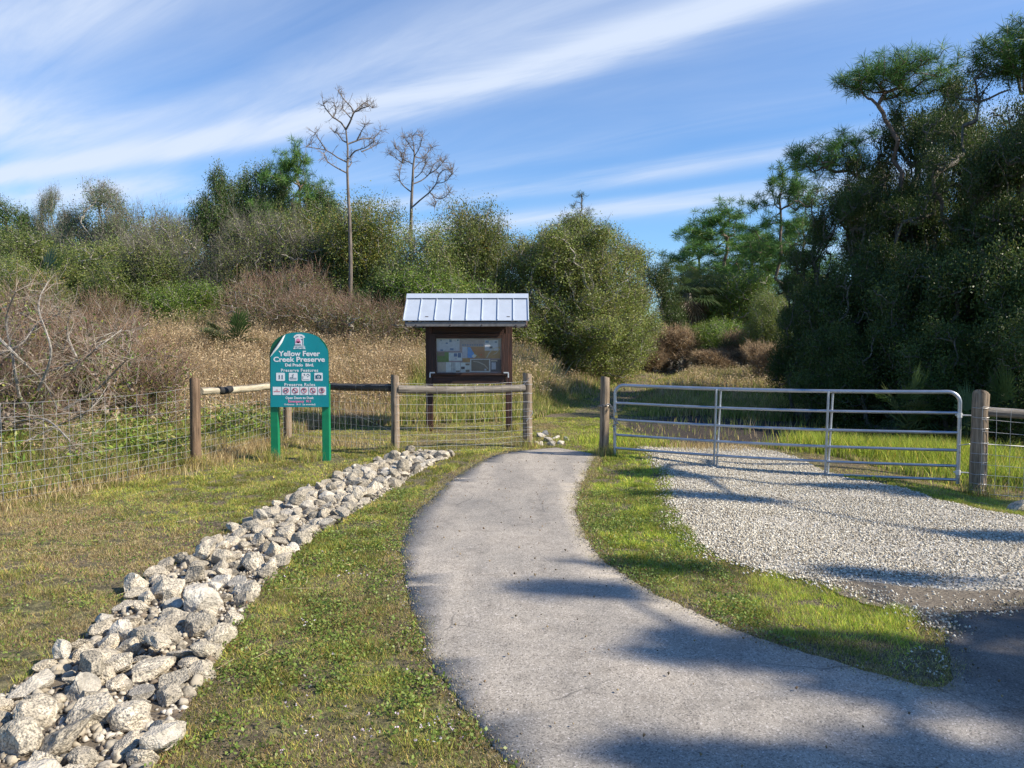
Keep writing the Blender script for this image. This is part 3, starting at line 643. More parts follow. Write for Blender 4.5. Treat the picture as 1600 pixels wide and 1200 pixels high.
rf = empty('corner_fence', (0, 0, 0), label='wooden post, rail and wire mesh fence at the right edge, beyond the gate hinges', cat='fence')
RPx, RPy = 5.93, 9.72
post(rf, RPx, RPy, fz(1526, 776, RPy), fz(1526, 615, RPy), 0.098, 'post', 'post', (0.02, 0))
z0r = fz(1526, 776, RPy)
R2 = (8.35, 9.25, z0r - 0.1)
post(rf, R2[0], R2[1], R2[2], R2[2] + 1.3, 0.09, 'post')
rail(rf, at(1541, 643, RPy - 0.02), (R2[0], R2[1], R2[2] + 1.1), 0.062, 0.062, 'rail_grey')
wires(rf, (RPx, RPy, z0r), (R2[0], R2[1], R2[2]), hs=[0.06, 0.18, 0.3, 0.43, 0.56, 0.7, 0.85, 1.0, 1.16], off=0.1, r=0.0025)
for h in (0.10, 0.18, 0.3, 0.45, 0.56, 0.7, 0.88, 1.02, 1.14):
    pts = [(RPx + 0.103 * math.cos(a) + 0.02 * h / 1.3, RPy + 0.103 * math.sin(a), z0r + h + rw.uniform(-.004, .004)) for a in np.linspace(-3.1, 0.4, 10)]; MB().tube(pts, 0.003, 5).build('wire_wrap', M['wire'], rf)

gp = empty('gate_post', (0, 0, 0), label='short round wooden post that the gate is chained to, right of the path opening', cat='post')
GPx, GPy = 1.42, 11.85
post(gp, GPx, GPy, fz(944, 716, GPy), fz(944, 590, GPy), 0.073, 'post', 'post', (0.02, 0))

# ================================================================== tube gate
gate = empty('tube_gate', (1.56, 11.7, -0.05), label='wide galvanised steel tube farm gate with six rails, closed across the gravel drive', cat='gate')
A = Vector((1.57, 11.68, 0)); B = Vector((5.80, 9.92, 0)); Lg = (B - A).length; gd = (B - A).normalized()
gate.rotation_euler = (0, 0, math.atan2(gd.y, gd.x)); gate.location = (A.x, A.y, 0)
ZT, ZB = 1.10, -0.045
sag = lambda t: -0.028 * math.sin(math.pi * t)
mb = MB(); cr = 0.14
pts = [(0, 0, ZB - 0.03)] + [(0, 0, ZB + 0.3), (0, 0, ZT - cr)] + [(cr - cr * math.cos(a), 0, ZT - cr + cr * math.sin(a)) for a in np.linspace(0.2, math.pi / 2, 7)]
pts += [(Lg * t, 0, ZT + sag(t)) for t in np.linspace(0.06, 0.94, 14)]
pts += [(Lg - cr + cr * math.sin(a), 0, ZT - cr + cr * math.cos(a)) for a in np.linspace(0, math.pi / 2 - 0.2, 7)] + [(Lg, 0, ZT - cr), (Lg, 0, ZB + 0.3), (Lg, 0, ZB - 0.05)]
mb.tube(pts, 0.025, 12); mb.build('frame', M['gate'], gate, smooth=True)
for f in (0.237, 0.462, 0.662, 0.842, 1.0):
    z = ZT + (ZB - ZT) * f; mb = MB(); mb.tube([(Lg * t, 0, z + sag(t) * (1 + 0.3 * f)) for t in np.linspace(0, 1, 15)], 0.0195, 10); mb.build('rail', M['gate'], gate, smooth=True)
for t in (0.325, 0.652):
    mb = MB()
    mb.tube([(Lg * t - 0.004, -0.024, ZB - 0.035 + sag(t)), (Lg * t + 0.02, -0.024, ZT - 0.0 + sag(t))], 0.016, 4)
    mb.tube([(Lg * t + 0.03, 0.024, ZB - 0.03 + sag(t)), (Lg * t + 0.075, 0.024, ZT - 0.03 + sag(t))], 0.015, 4)
    mb.build('brace', M['gate'], gate)
for z in (ZT - 0.30, ZB + 0.10):
    mb = MB(); mb.tube([(Lg - 0.05, 0, z), (Lg + 0.24, 0, z)], 0.009, 8); mb.tube([(Lg, 0, z - 0.03), (Lg, 0, z + 0.03)], 0.032, 12); mb.build('hinge', M['bracket'], gate, smooth=True)
mb = MB()
mb.tube([(Lg - 0.02, -0.03, ZB + 0.45), (Lg + 0.1, -0.05, ZB + 0.48), (Lg + 0.3, 0.12, ZB + 0.47), (Lg + 0.8, 0.3, ZB + 0.44), (Lg + 1.8, 0.6, ZB + 0.40)], 0.006, 6); mb.build('cable', M['wire'], gate)
def links(pts, mname, parent, name='chain', s=0.028):
    mb = MB(); pts = [Vector(p) for p in pts]; path = []
    for a, b in zip(pts[:-1], pts[1:]):
        n = max(1, int((b - a).length / (s * 1.35)))
        for k in range(n): path.append((a.lerp(b, (k + .5) / n), (b - a).normalized()))
    for i, (c, d) in enumerate(path):
        side = d.cross(Vector((0, 0, 1)) if abs(d.z) < .9 else Vector((1, 0, 0))).normalized()
        if i % 2: side = d.cross(side).normalized()
        mb.tube([c + d * (s * math.cos(a)) + side * (s * 0.55 * math.sin(a)) for a in np.linspace(0, 2 * math.pi, 11)], s * 0.19, 5, cap=False)
    return mb.build(name, M[mname], parent, smooth=True)
iv = Matrix.Rotation(-gate.rotation_euler.z, 4, 'Z') @ Matrix.Translation(-Vector(gate.location))
loc = lambda p: iv @ Vector(p)
zc = fz(944, 634, 11.8)
ring = [(GPx + 0.086 * math.cos(a), GPy + 0.086 * math.sin(a), zc + 0.03 * math.sin(a * .5 + 1)) for a in np.linspace(-3.6, 0.3, 9)]
links([loc(p) for p in ring] + [Vector((0.0, -0.03, zc - 0.06)), Vector((0.03, -0.045, zc - 0.15)), Vector((0.045, -0.04, zc - 0.25)), Vector((-0.02, -0.03, zc - 0.3)), Vector((0.02, -0.04, zc - 0.42))], 'chain', gate)
links([Vector((-0.04, -0.03, zc - 0.17)), Vector((0.03, -0.05, zc - 0.22)), Vector((0.09, -0.04, zc - 0.28)), Vector((0.02, -0.03, zc - 0.27))], 'chain', gate, s=0.032)
mb = MB(); mb.box((0.035, -0.055, zc - 0.15), (0.045, 0.022, 0.04)); mb.tube([(0.02, -0.055, zc - 0.13), (0.022, -0.055, zc - 0.1), (0.035, -0.055, zc - 0.085), (0.048, -0.055, zc - 0.1), (0.05, -0.055, zc - 0.13)], 0.005, 6)
mb.build('padlock', M['brass'], gate, bevel=0.002)

# ================================================================== preserve sign
M['teal'] = simple('teal_vinyl', (0.004, 0.26, 0.29), 0.4, 0, 5, 0.10)
M['sign_green'] = simple('green_board', (0.0, 0.10, 0.045), 0.4, 0, 5, 0.12)
M['leg_green'] = simple('green_painted_post', (0.002, 0.20, 0.085), 0.45, 0, 7, 0.15)
M['white_v'] = simple('white_vinyl', (0.8, 0.8, 0.8), 0.5)
M['pink_v'] = simple('pink_vinyl', (0.8, 0.25, 0.42), 0.5)
M['red_v'] = simple('red_vinyl', (0.55, 0.03, 0.06), 0.5)
M['ink'] = simple('dark_teal_ink', (0.01, 0.10, 0.15), 0.5)
SD = 11.22; US = SD / 1200
sx0 = at(468, 636, SD)
sign = empty('preserve_sign', (sx0.x, SD, 0.0), R(0), 'teal arch-topped preserve sign on two green posts, upper left corner of its face peeling', 'sign')
def su(px, py, y=0): return Vector(((px - 468) * US, y, sx0.z + (636 - py) * US))
def arch(x0, x1, yb, ysh, yt, n=28):
    cx = (x0 + x1) / 2; rx = (x1 - x0) / 2; P = [(x0, yb), (x1, yb)]
    for a in np.linspace(0, math.pi, n): P.append((cx + rx * math.cos(a) ** 1 if False else cx + rx * math.copysign(abs(math.cos(a)) ** 0.92, math.cos(a)), ysh - (ysh - yt) * math.sin(a) ** 0.86))
    return P
def extrude(name, P, y0, y1, m_, parent, to=su):
    n = len(P); vs = [to(p[0], p[1], y0) for p in P] + [to(p[0], p[1], y1) for p in P]
    mb = MB(); mb.add(vs, [tuple(range(n)), tuple(range(2 * n - 1, n - 1, -1))] + [(i, (i + 1) % n, (i + 1) % n + n, i + n) for i in range(n)])
    return mb.build(name, m_, parent)
extrude('backing_board', arch(422.3, 514.3, 636.2, 556, 519), 0.0, 0.02, M['sign_green'], sign)
AP = arch(422.6, 514, 636, 556, 519.3)
face = [AP[0], AP[1]] + [p for p in AP[2:] if not (p[0] < 447 and p[1] < 558)]
# shave the right shoulder where the face has lifted
face = [(x - (1.3 if (502 < x < 512 and y < 552) else 0), y + (1.0 if (502 < x < 512 and y < 552) else 0)) for x, y in face]
face += [(446.3, 523.8), (440, 534), (433, 544), (424, 557.5)]
extrude('sign_face', face, -0.004, -0.0005, M['teal'], sign)
cv = MB(); a_pts = [(447.5, 522.8), (446, 527), (442.5, 535), (437, 543), (430, 550.5), (423.5, 557.8)]; wid = [0.3, 2.2, 3.6, 3.6, 2.4, 0.4]
vs = []; 
for (x, y), w_ in zip(a_pts, wid):
    for k in range(5):
        t = k / 4; vs.append(su(x - w_ * t * 0.85, y - w_ * t * 0.5 + 0.0, -0.006 - 0.03 * math.sin(t * 2.6) * w_ / 3.6))
cv.add(vs, [(i * 5 + k, i * 5 + k + 1, (i + 1) * 5 + k + 1, (i + 1) * 5 + k) for i in range(5) for k in range(4)]); cv.build('peeled_corner', M['white_v'], sign, smooth=True)
for (a_, b_, pb) in ((421.3, 433.0, 728), (502.2, 513.6, 719)):
    zb = min(sx0.z + (636 - pb) * US, Tf(sign.location.x + (a_ - 468) * US, SD) + 0.0) - 0.15
    x0 = (a_ - 468) * US; x1 = (b_ - 468) * US; zt = sx0.z + (636 - 600) * US
    MB().box(((x0 + x1) / 2, 0.072, (zb + zt) / 2), (x1 - x0, 0.1, zt - zb)).build('leg', M['leg_green'], sign, bevel=0.004)
DG = None
def text(s, cx, base, width, capz, m_, parent, to=su, y=-0.0065, name='lettering', bold=0.02, th=0.0012, sp_=1.0):
    c = bpy.data.curves.new('t', 'FONT'); c.body = s; c.size = 1; c.align_x = 'LEFT'; c.offset = bold; c.space_character = sp_; c.resolution_u = 3
    o = bpy.data.objects.new('t', c); COL.objects.link(o); bpy.context.view_layer.update()
    me = bpy.data.meshes.new_from_object(o.evaluated_get(bpy.context.evaluated_depsgraph_get())); bpy.data.objects.remove(o); bpy.data.curves.remove(c)
    n = len(me.vertices); co = np.zeros(n * 3); me.vertices.foreach_get('co', co); co = co.reshape(-1, 3)
    x0, x1 = co[:, 0].min(), co[:, 0].max(); cap = 0.71
    P = np.zeros((n, 3)); o0 = to(cx, base, y); ux = (to(cx + 1, base, y) - o0).x; uz = (to(cx, base - 1, y) - o0).z
    P[:, 0] = o0.x + ((co[:, 0] - x0) / (x1 - x0) - 0.5) * width * ux; P[:, 2] = o0.z + co[:, 1] / cap * capz * uz; P[:, 1] = y
    me.vertices.foreach_set('co', P.ravel()); me.materials.clear(); me.materials.append(m_); me.update()
    return link(name, me, parent)
W_ = M['white_v']
text('Yellow Fever', 468.9, 556.0, 65, 7.9, W_, sign, bold=0.03)
text('Creek Preserve', 468.6, 564.9, 80.5, 7.6, W_, sign, bold=0.03)
text('Del Prado  Blvd.', 469, 572.2, 45, 4.4, W_, sign, bold=0.04)
text('Preserve Features', 469, 580.6, 58, 4.7, W_, sign, bold=0.025, sp_=1.15)
text('Preserve Rules', 469, 603.0, 48, 4.7, W_, sign, bold=0.025, sp_=1.15)
text('Open Dawn to Dusk', 468.6, 623.3, 44.5, 3.7, W_, sign, bold=0.03)
text('Emergency  911', 468.4, 628.6, 35.5, 3.5, M['pink_v'], sign, bold=0.045)
text('Ordinance  18-11  (as amended)', 468.6, 633.0, 49, 2.5, W_, sign, bold=0.025)
def rrect(x0, x1, y0, y1, r=1.2):
    P = []
    for cx, cy, a0 in ((x1 - r, y0 + r, -90), (x1 - r, y1 - r, 0), (x0 + r, y1 - r, 90), (x0 + r, y0 + r, 180)):
        for a in (0, 30, 60, 90): P.append((cx + r * math.cos(R(a0 + a)), cy + r * math.sin(R(a0 + a))))
    return P
def blob(parent, P, m_, y0=-0.0085, y1=-0.0072, name='symbol'): return extrude(name, P, y0, y1, m_, parent)
def multi(parent, polys, m_, name='symbol', y0=-0.0085, y1=-0.0072):
    mb = MB()
    for P in polys:
        n = len(P); mb.add([su(p[0], p[1], y0) for p in P] + [su(p[0], p[1], y1) for p in P], [tuple(range(n)), tuple(range(2 * n - 1, n - 1, -1))] + [(i, (i + 1) % n, (i + 1) % n + n, i + n) for i in range(n)])
    return mb.build(name, m_, parent)
def bar(x0, y0, x1, y1, w_): 
    d = math.hypot(x1 - x0, y1 - y0); nx_, ny_ = -(y1 - y0) / d * w_ / 2, (x1 - x0) / d * w_ / 2
    return [(x0 + nx_, y0 + ny_), (x1 + nx_, y1 + ny_), (x1 - nx_, y1 - ny_), (x0 - nx_, y0 - ny_)]
def disc(cx, cy, r, n=12, ry=None): return [(cx + r * math.cos(2 * math.pi * i / n), cy + (ry or r) * math.sin(2 * math.pi * i / n)) for i in range(n)]
# feature pictograms
fx = [(432.3, 445.9), (452.2, 465.7), (472.2, 485.7), (492.0, 505.0)]
icons = []
for x0, x1 in fx:
    icons.append(blob(sign, rrect(x0, x1, 582.3, 594.9), W_, -0.0068, -0.005, 'pictogram'))
ink = M['ink']
hk = lambda c: [disc(c, 586.3, 0.75), bar(c, 587, c + .2, 589.6, 1.5), bar(c, 589.4, c - 1, 592.2, .6), bar(c, 589.4, c + 1, 592.2, .6)]
multi(icons[0], hk(437.3) + hk(441.8), ink)
multi(icons[1], [bar(453.5, 590.7, 464.5, 590.7, .7), bar(458.3, 590.4, 459.2, 584, .9), bar(458.6, 585.5, 456.6, 587.5, .5), bar(454, 590, 458.5, 590.2, 1.1), bar(454, 593, 464, 593, .4)], ink)
multi(icons[2], [bar(474, 592, 474.4, 587.6, .7), disc(476.5, 584.8, .9), disc(477.3, 586.4, .6), bar(479.5, 586.5, 482, 584, .8), bar(482, 584, 484.7, 586.8, .8), disc(482, 588.3, 1, ry=.7), bar(474, 593, 484, 593, .4)], ink)
multi(icons[3], [rrect(493.8, 503.2, 586, 591.5, .5), bar(496.6, 585.6, 500.2, 585.6, 1.0), bar(494, 593.4, 503, 593.4, .3)], ink)
multi(icons[3], [disc(498.6, 588.8, 1.9)], W_, 'symbol', -0.0098, -0.0088); multi(icons[3], [disc(498.6, 588.8, 1.1)], ink, 'symbol', -0.011, -0.010)
# rule pictograms
rx_ = [(426.7, 439.8), (441.1, 453.9), (455.2, 468.3), (469.3, 482.1), (483.3, 496.0), (497.2, 510.0)]
rb = [blob(sign, [(x0, 604.3), (x1, 604.3), (x1, 617), (x0, 617)], W_, -0.0068, -0.005, 'pictogram') for x0, x1 in rx_]
text('NO', 433.2, 609.8, 3.2, 1.3, M['red_v'], rb[0], y=-0.0082, bold=0.05); text('HUNTING', 433.2, 612.4, 10, 1.4, M['red_v'], rb[0], y=-0.0082, bold=0.05)
glyph = [[bar(444, 611.5, 449.5, 609, 1.7), bar(449.3, 609.2, 451, 607.4, 1), bar(445, 611, 445, 613, .6), bar(448.5, 610, 448.8, 612.6, .6)],
         [disc(459.2, 608.6, 1.7, ry=1.1), bar(459, 609, 463, 611.3, .8), bar(461, 613, 466, 613.2, 1.1)],
         [bar(472.8, 608, 478, 608.4, 1.5), bar(475.5, 608.8, 475, 611.8, .8)],
         [bar(487, 607.2, 489.5, 609.8, 1.2), bar(488.5, 611.8, 493.5, 612.4, 1.7), disc(487, 607.2, 1)],
         [bar(501.5, 612.5, 506, 612.5, 1), [(503.6, 605.8), (505.8, 610), (503.6, 611.6), (501.6, 610)]]]
for k, gl_ in enumerate(glyph):
    x0, x1 = rx_[k + 1]; cx = (x0 + x1) / 2; multi(rb[k + 1], gl_, ink)
    rg = [(disc(cx, 610, 4.3, 24)[i], disc(cx, 610, 4.3, 24)[(i + 1) % 24], disc(cx, 610, 3.6, 24)[(i + 1) % 24], disc(cx, 610, 3.6, 24)[i]) for i in range(24)]
    multi(rb[k + 1], [list(q) for q in rg] + [bar(cx - 2.7, 607.3, cx + 2.7, 612.7, .6)], M['red_v'], 'prohibition_ring', -0.0102, -0.009)
    multi(rb[k + 1], [bar(x0 + 4, 615.6, x1 - 4, 615.6, .35)], ink)
# emblem: little gabled frame round a pink picture
em = multi(sign, [[(460.2, 527.2), (461.5, 524.6), (465, 522.4), (469.2, 521.8), (473.4, 522.4), (476.9, 524.6), (478.2, 527.2), (476.3, 528), (462.1, 528)],
             [(462.6, 527.9), (475.8, 527.9), (475.8, 539.6), (462.6, 539.6)], bar(460.6, 542.2, 478, 542.2, 1.5), bar(459.9, 544.4, 478.5, 544.4, 1.6), bar(461.5, 540.4, 477, 540.4, .8)], W_, 'emblem', -0.0068, -0.005)
multi(em, [disc(467.5, 532.3, 3.3, 14, ry=3.6), bar(463.4, 534.6, 471.5, 534.6, 2.6)], M['pink_v'])
multi(em, [bar(463.3, 526.6, 468, 525.6, 1.0), bar(471.5, 525.2, 475, 526.8, 1.0), bar(463, 538.6, 472, 538.6, 1.2), bar(474.6, 528.5, 474.9, 539.2, .8), bar(471.8, 529.6, 474.4, 531, .8)], ink)
multi(em, [bar(463, 542.2, 466, 542.2, .4), bar(468, 542.3, 475, 542.3, .35), bar(463, 544.4, 470, 544.4, .35), bar(472, 544.4, 476, 544.4, .35)], M['teal'])

# ================================================================== notice kiosk
KD = 15.3; UK = KD / 1200; k0 = at(733.3, 600, KD)
kiosk = empty('notice_kiosk', (k0.x, KD, 0), 0, 'red-brown wooden notice kiosk with a pale metal gable roof behind the rail fence', 'kiosk')
def ku(px, py, y=0): return Vector(((px - 733.3) * UK, y, k0.z + (600 - py) * UK))
kz = lambda py: k0.z + (600 - py) * UK
for (a_, b_, pb) in ((665.8, 676.4, 672), (790.2, 800.6, 676)):
    x0 = (a_ - 733.3) * UK; x1 = (b_ - 733.3) * UK; zb = Tf(kiosk.location.x + x0, KD) - 0.2; zt = kz(505)
    MB().box(((x0 + x1) / 2, 0.0, (zb + zt) / 2), (x1 - x0, 0.14, zt - zb)).build('post', M['stain'], kiosk, bevel=0.006)
def kbox(name, x0, x1, y0, y1, yc, th, m_, parent=kiosk, bev=0.003):
    return MB().box(((x0 + x1) / 2 * UK - 733.3 * UK, yc, (kz(y0) + kz(y1)) / 2), ((x1 - x0) * UK, th, (y1 - y0) * UK)).build(name, m_, parent, bevel=bev)
kbox('back_panel', 676.6, 790.0, 512, 597, 0.05, 0.03, M['stain_h'])
kbox('top_board', 676.6, 790.0, 508, 521.3, -0.02, 0.08, M['stain_h'])
kbox('bottom_board', 676.6, 790.0, 584, 599.4, -0.02, 0.08, M['stain_h'])
door = kbox('door_frame', 671, 682, 521.5, 586, -0.085, 0.03, M['stain'])
kbox('stile', 783.6, 795.5, 521.5, 586, -0.085, 0.03, M['stain'], door)
kbox('frame_rail', 682.2, 783.4, 521.5, 528.6, -0.085, 0.03, M['stain_h'], door)
kbox('frame_rail', 682.2, 783.4, 582.6, 586, -0.085, 0.03, M['stain_h'], door)
for sx_, xx in ((1, 672.8), (-1, 794.5)):
    mb = MB(); c = ku(xx, 583.5, -0.104); mb.box(c + Vector((sx_ * 0.045 * (1 if sx_ > 0 else 1), 0, 0.02)), (0.10, 0.006, 0.024)); mb.box(c + Vector((0, 0, -0.035)), (0.024, 0.006, 0.085)); mb.build('bracket', M['bracket'], kiosk)
PC = lambda c, n=20: simple('printed_paper', tuple(min(0.85, q * 1.45) for q in c), 0.6, 0, n, 0.12)
pm = {k: PC(v) for k, v in dict(white=(0.55, 0.6, 0.68), pale=(0.4, 0.43, 0.5), beige=(0.42, 0.38, 0.33), tan=(0.36, 0.22, 0.10), brown=(0.32, 0.15, 0.07), mauve=(0.28, 0.22, 0.24), blue=(0.10, 0.28, 0.62), green=(0.10, 0.20, 0.06), grey=(0.16, 0.14, 0.12), dark=(0.05, 0.06, 0.09), navy=(0.07, 0.14, 0.28), red=(0.5, 0.06, 0.03)).items()}
zx = lambda x: 660 + x * 0.09375
zy = lambda y: 515 + y * 0.09375
def paper(x0, y0, x1, y1, c, lay=0, parent=kiosk, name='paper'):
    o = extrude(name, [(zx(x0), zy(y0)), (zx(x1), zy(y0)), (zx(x1), zy(y1)), (zx(x0), zy(y1))], 0.018 - lay * 0.003, 0.0195 - lay * 0.003, pm[c], parent, ku); return o
bd = kbox('pin_board', 682, 783.6, 528.5, 583, 0.028, 0.014, pm['mauve'], bev=0)
paper(240, 155, 620, 355, 'pale', 0); 
for q in ((300, 170, 330, 185), (450, 165, 490, 210), (580, 165, 605, 190), (390, 215, 425, 240), (460, 310, 520, 345), (300, 330, 345, 360)): paper(*q, 'navy', 1)
paper(245, 375, 440, 540, 'green', 0); paper(255, 375, 370, 440, 'grey', 1)
mp_ = paper(665, 285, 1300, 480, 'tan', 0, name='map'); paper(665, 285, 748, 475, 'pale', 1, mp_); paper(752, 292, 860, 470, 'blue', 1, mp_)
extrude('map_land', [(zx(x), zy(y)) for x, y in ((800, 292), (1040, 292), (1040, 470), (960, 470), (900, 400), (850, 380))], 0.0105, 0.012, pm['brown'], mp_, ku)
extrude('map_route', [(zx(x), zy(y)) for x, y in ((1060, 470), (1110, 380), (1180, 310), (1250, 290), (1290, 330), (1230, 400), (1150, 430), (1225, 388), (1278, 335), (1245, 302), (1185, 325), (1125, 390), (1080, 470))], 0.0105, 0.012, pm['beige'], mp_, ku)
paper(970, 412, 990, 428, 'red', 3, mp_); extrude('map_mark', [(zx(x), zy(y)) for x, y in ((820, 440), (860, 405), (905, 430), (880, 465), (845, 470))], 0.006, 0.0075, pm['white'], mp_, ku)
for i in range(9): paper(665 + i * 40, 246, 690 + i * 40, 268, 'navy', 1)
paper(1040, 175, 1265, 350, 'pale', 1); paper(1050, 185, 1108, 222, 'navy', 2); paper(1120, 280, 1170, 315, 'dark', 2); paper(1205, 195, 1245, 220, 'navy', 2)
paper(440, 385, 660, 520, 'white', 0); paper(525, 395, 580, 450, 'navy', 1); paper(590, 390, 645, 465, 'navy', 1); paper(540, 470, 575, 500, 'pale', 1)
paper(670, 482, 792, 545, 'tan', 1)
ph_ = paper(797, 492, 1130, 706, 'white', 1, name='framed_map'); paper(815, 502, 1112, 690, 'grey', 2, ph_); paper(1035, 652, 1068, 682, 'pale', 3, ph_)
extrude('map_route', [(zx(x), zy(y)) for x, y in ((850, 520), (940, 535), (1040, 580), (1100, 650), (1085, 655), (1030, 595), (935, 548), (850, 533))], 0.006, 0.0075, pm['beige'], ph_, ku)
paper(1140, 500, 1312, 700, 'dark', 0); paper(1152, 545, 1225, 665, 'pale', 1); paper(1145, 505, 1250, 530, 'beige', 1)
paper(250, 548, 388, 712, 'beige', 0); paper(392, 542, 630, 712, 'white', 0)
for r_ in range(7): 
    for c_ in range(3): paper(482 + c_ * 25, 552 + r_ * 22, 498 + c_ * 25, 562 + r_ * 22, 'dark', 1)
paper(636, 548, 792, 712, 'white', 0); paper(645, 618, 705, 660, 'dark', 1); paper(720, 565, 785, 595, 'grey', 1); paper(720, 670, 785, 708, 'grey', 1); paper(556, 682, 622, 708, 'grey', 1)
m_, nt, b = mat('acrylic_sheet'); nt.nodes.remove(b)
tr = nd(nt, 'ShaderNodeBsdfTransparent'); gl2 = nd(nt, 'ShaderNodeBsdfGlossy'); gl2.inputs['Roughness'].default_value = 0.06
fr = nd(nt, 'ShaderNodeFresnel'); fr.inputs[0].default_value = 1.5; ms = nd(nt, 'ShaderNodeMixShader')
nt.links.new(fr.outputs[0], ms.inputs[0]); nt.links.new(tr.outputs[0], ms.inputs[1]); nt.links.new(gl2.outputs[0], ms.inputs[2]); nt.links.new(ms.outputs[0], nt.nodes['Material Output'].inputs[0])
kbox('acrylic_pane', 682.3, 783.3, 528.8, 582.5, -0.07, 0.004, m_, bev=0)
# roof: two slopes with standing seams
ze, zr = ku(0, 502, 0).z, 0
YE = -0.62; RZ = at(733, 463.5, KD).z; EZ = at(733, 501.5, KD + YE).z
xl_e = (632.5 - 733.3) * (KD + YE) / 1200 ; xr_e = (829.5 - 733.3) * (KD + YE) / 1200
HWd = (xr_e - xl_e) / 2; XC = (xl_e + xr_e) / 2 
roof = MB()
sl = Vector((0, -YE, RZ - EZ)); nrm = Vector((0, -(RZ - EZ), -YE)).normalized()
for sgn in (1, -1):
    def rp(x, t, h): return Vector((x, sgn * (YE * (1 - t)) - sgn * 0 + (nrm.y * h * sgn), EZ + (RZ - EZ) * t + nrm.z * h))
    vs = [rp(XC - HWd, 0, 0), rp(XC + HWd, 0, 0), rp(XC + HWd, 1, 0), rp(XC - HWd, 1, 0), rp(XC - HWd, 0, 0.015), rp(XC + HWd, 0, 0.015), rp(XC + HWd, 1, 0.015), rp(XC - HWd, 1, 0.015)]
    roof.add(vs, [(0, 1, 2, 3), (4, 5, 6, 7), (0, 1, 5, 4), (1, 2, 6, 5), (2, 3, 7, 6), (3, 0, 4, 7)])
rf_ = roof.build('roof', M['tin'], kiosk)
sm = MB(); fr_ = [0.006, 0.128, 0.252, 0.378, 0.5, 0.625, 0.75, 0.875, 0.994]
for f in fr_:
    for sgn in (1, -1):
        x = XC - HWd + 2 * HWd * f; w2 = 0.009
        def rp(x, t, h): return Vector((x, sgn * (YE * (1 - t)) + (nrm.y * h * sgn), EZ + (RZ - EZ) * t + nrm.z * h))
        vs = [rp(x - w2, 0.01, 0.013), rp(x + w2, 0.01, 0.013), rp(x + w2, 0.97, 0.013), rp(x - w2, 0.97, 0.013), rp(x - w2 * .6, 0.01, 0.036), rp(x + w2 * .6, 0.01, 0.036), rp(x + w2 * .6, 0.97, 0.036), rp(x - w2 * .6, 0.97, 0.036)]
        sm.add(vs, [(0, 1, 2, 3), (4, 5, 6, 7), (0, 1, 5, 4), (1, 2, 6, 5), (2, 3, 7, 6), (3, 0, 4, 7)])
sm.build('seams', M['tin'], rf_)
cp = MB()
for sgn in (1, -1):
    cp.add([(XC - HWd, 0, RZ + 0.062), (XC + HWd, 0, RZ + 0.062), (XC + HWd, sgn * -0.11, RZ - 0.035), (XC - HWd, sgn * -0.11, RZ - 0.035)], [(0, 1, 2, 3)])
cpo = cp.build('ridge_cap', M['tin'], rf_)
for sgn in (-1, 1):
    MB().box((XC, sgn * -(YE + 0.03), EZ - 0.06), (2 * HWd - 0.1, 0.035, 0.085)).build('fascia', M['tin_edge'], rf_)
for xx in (XC - HWd + 0.25, XC - 0.3, XC + 0.3, XC + HWd - 0.25, XC - HWd + 0.06, XC + HWd - 0.06):
    for sgn in (1, -1):
        mb = MB(); q = Vector((0, sgn * YE * 0.97, EZ - 0.06)); r_ = Vector((0, 0, RZ - 0.08)); mb.tube([Vector((xx, 0, -0.035)) + q * 1.0, Vector((xx, 0, -0.03)) + r_], 0.03, 4); mb.build('rafter', M['stain_h'], rf_)
mb = MB(); mb.box((0, 0.0, kz(505) + 0.045), (1.66, 0.16, 0.09)); mb.build('header_beam', M['stain_h'], kiosk)
for xx in (-0.78, 0.78):
    MB().box((xx, 0, kz(500)), (0.06, 1.1, 0.1)).build('cross_beam', M['stain_h'], kiosk)
    MB().box((xx, 0, (kz(500) + RZ) / 2 - 0.05), (0.08, 0.08, RZ - kz(500) - 0.1)).build('king_post', M['stain'], kiosk)
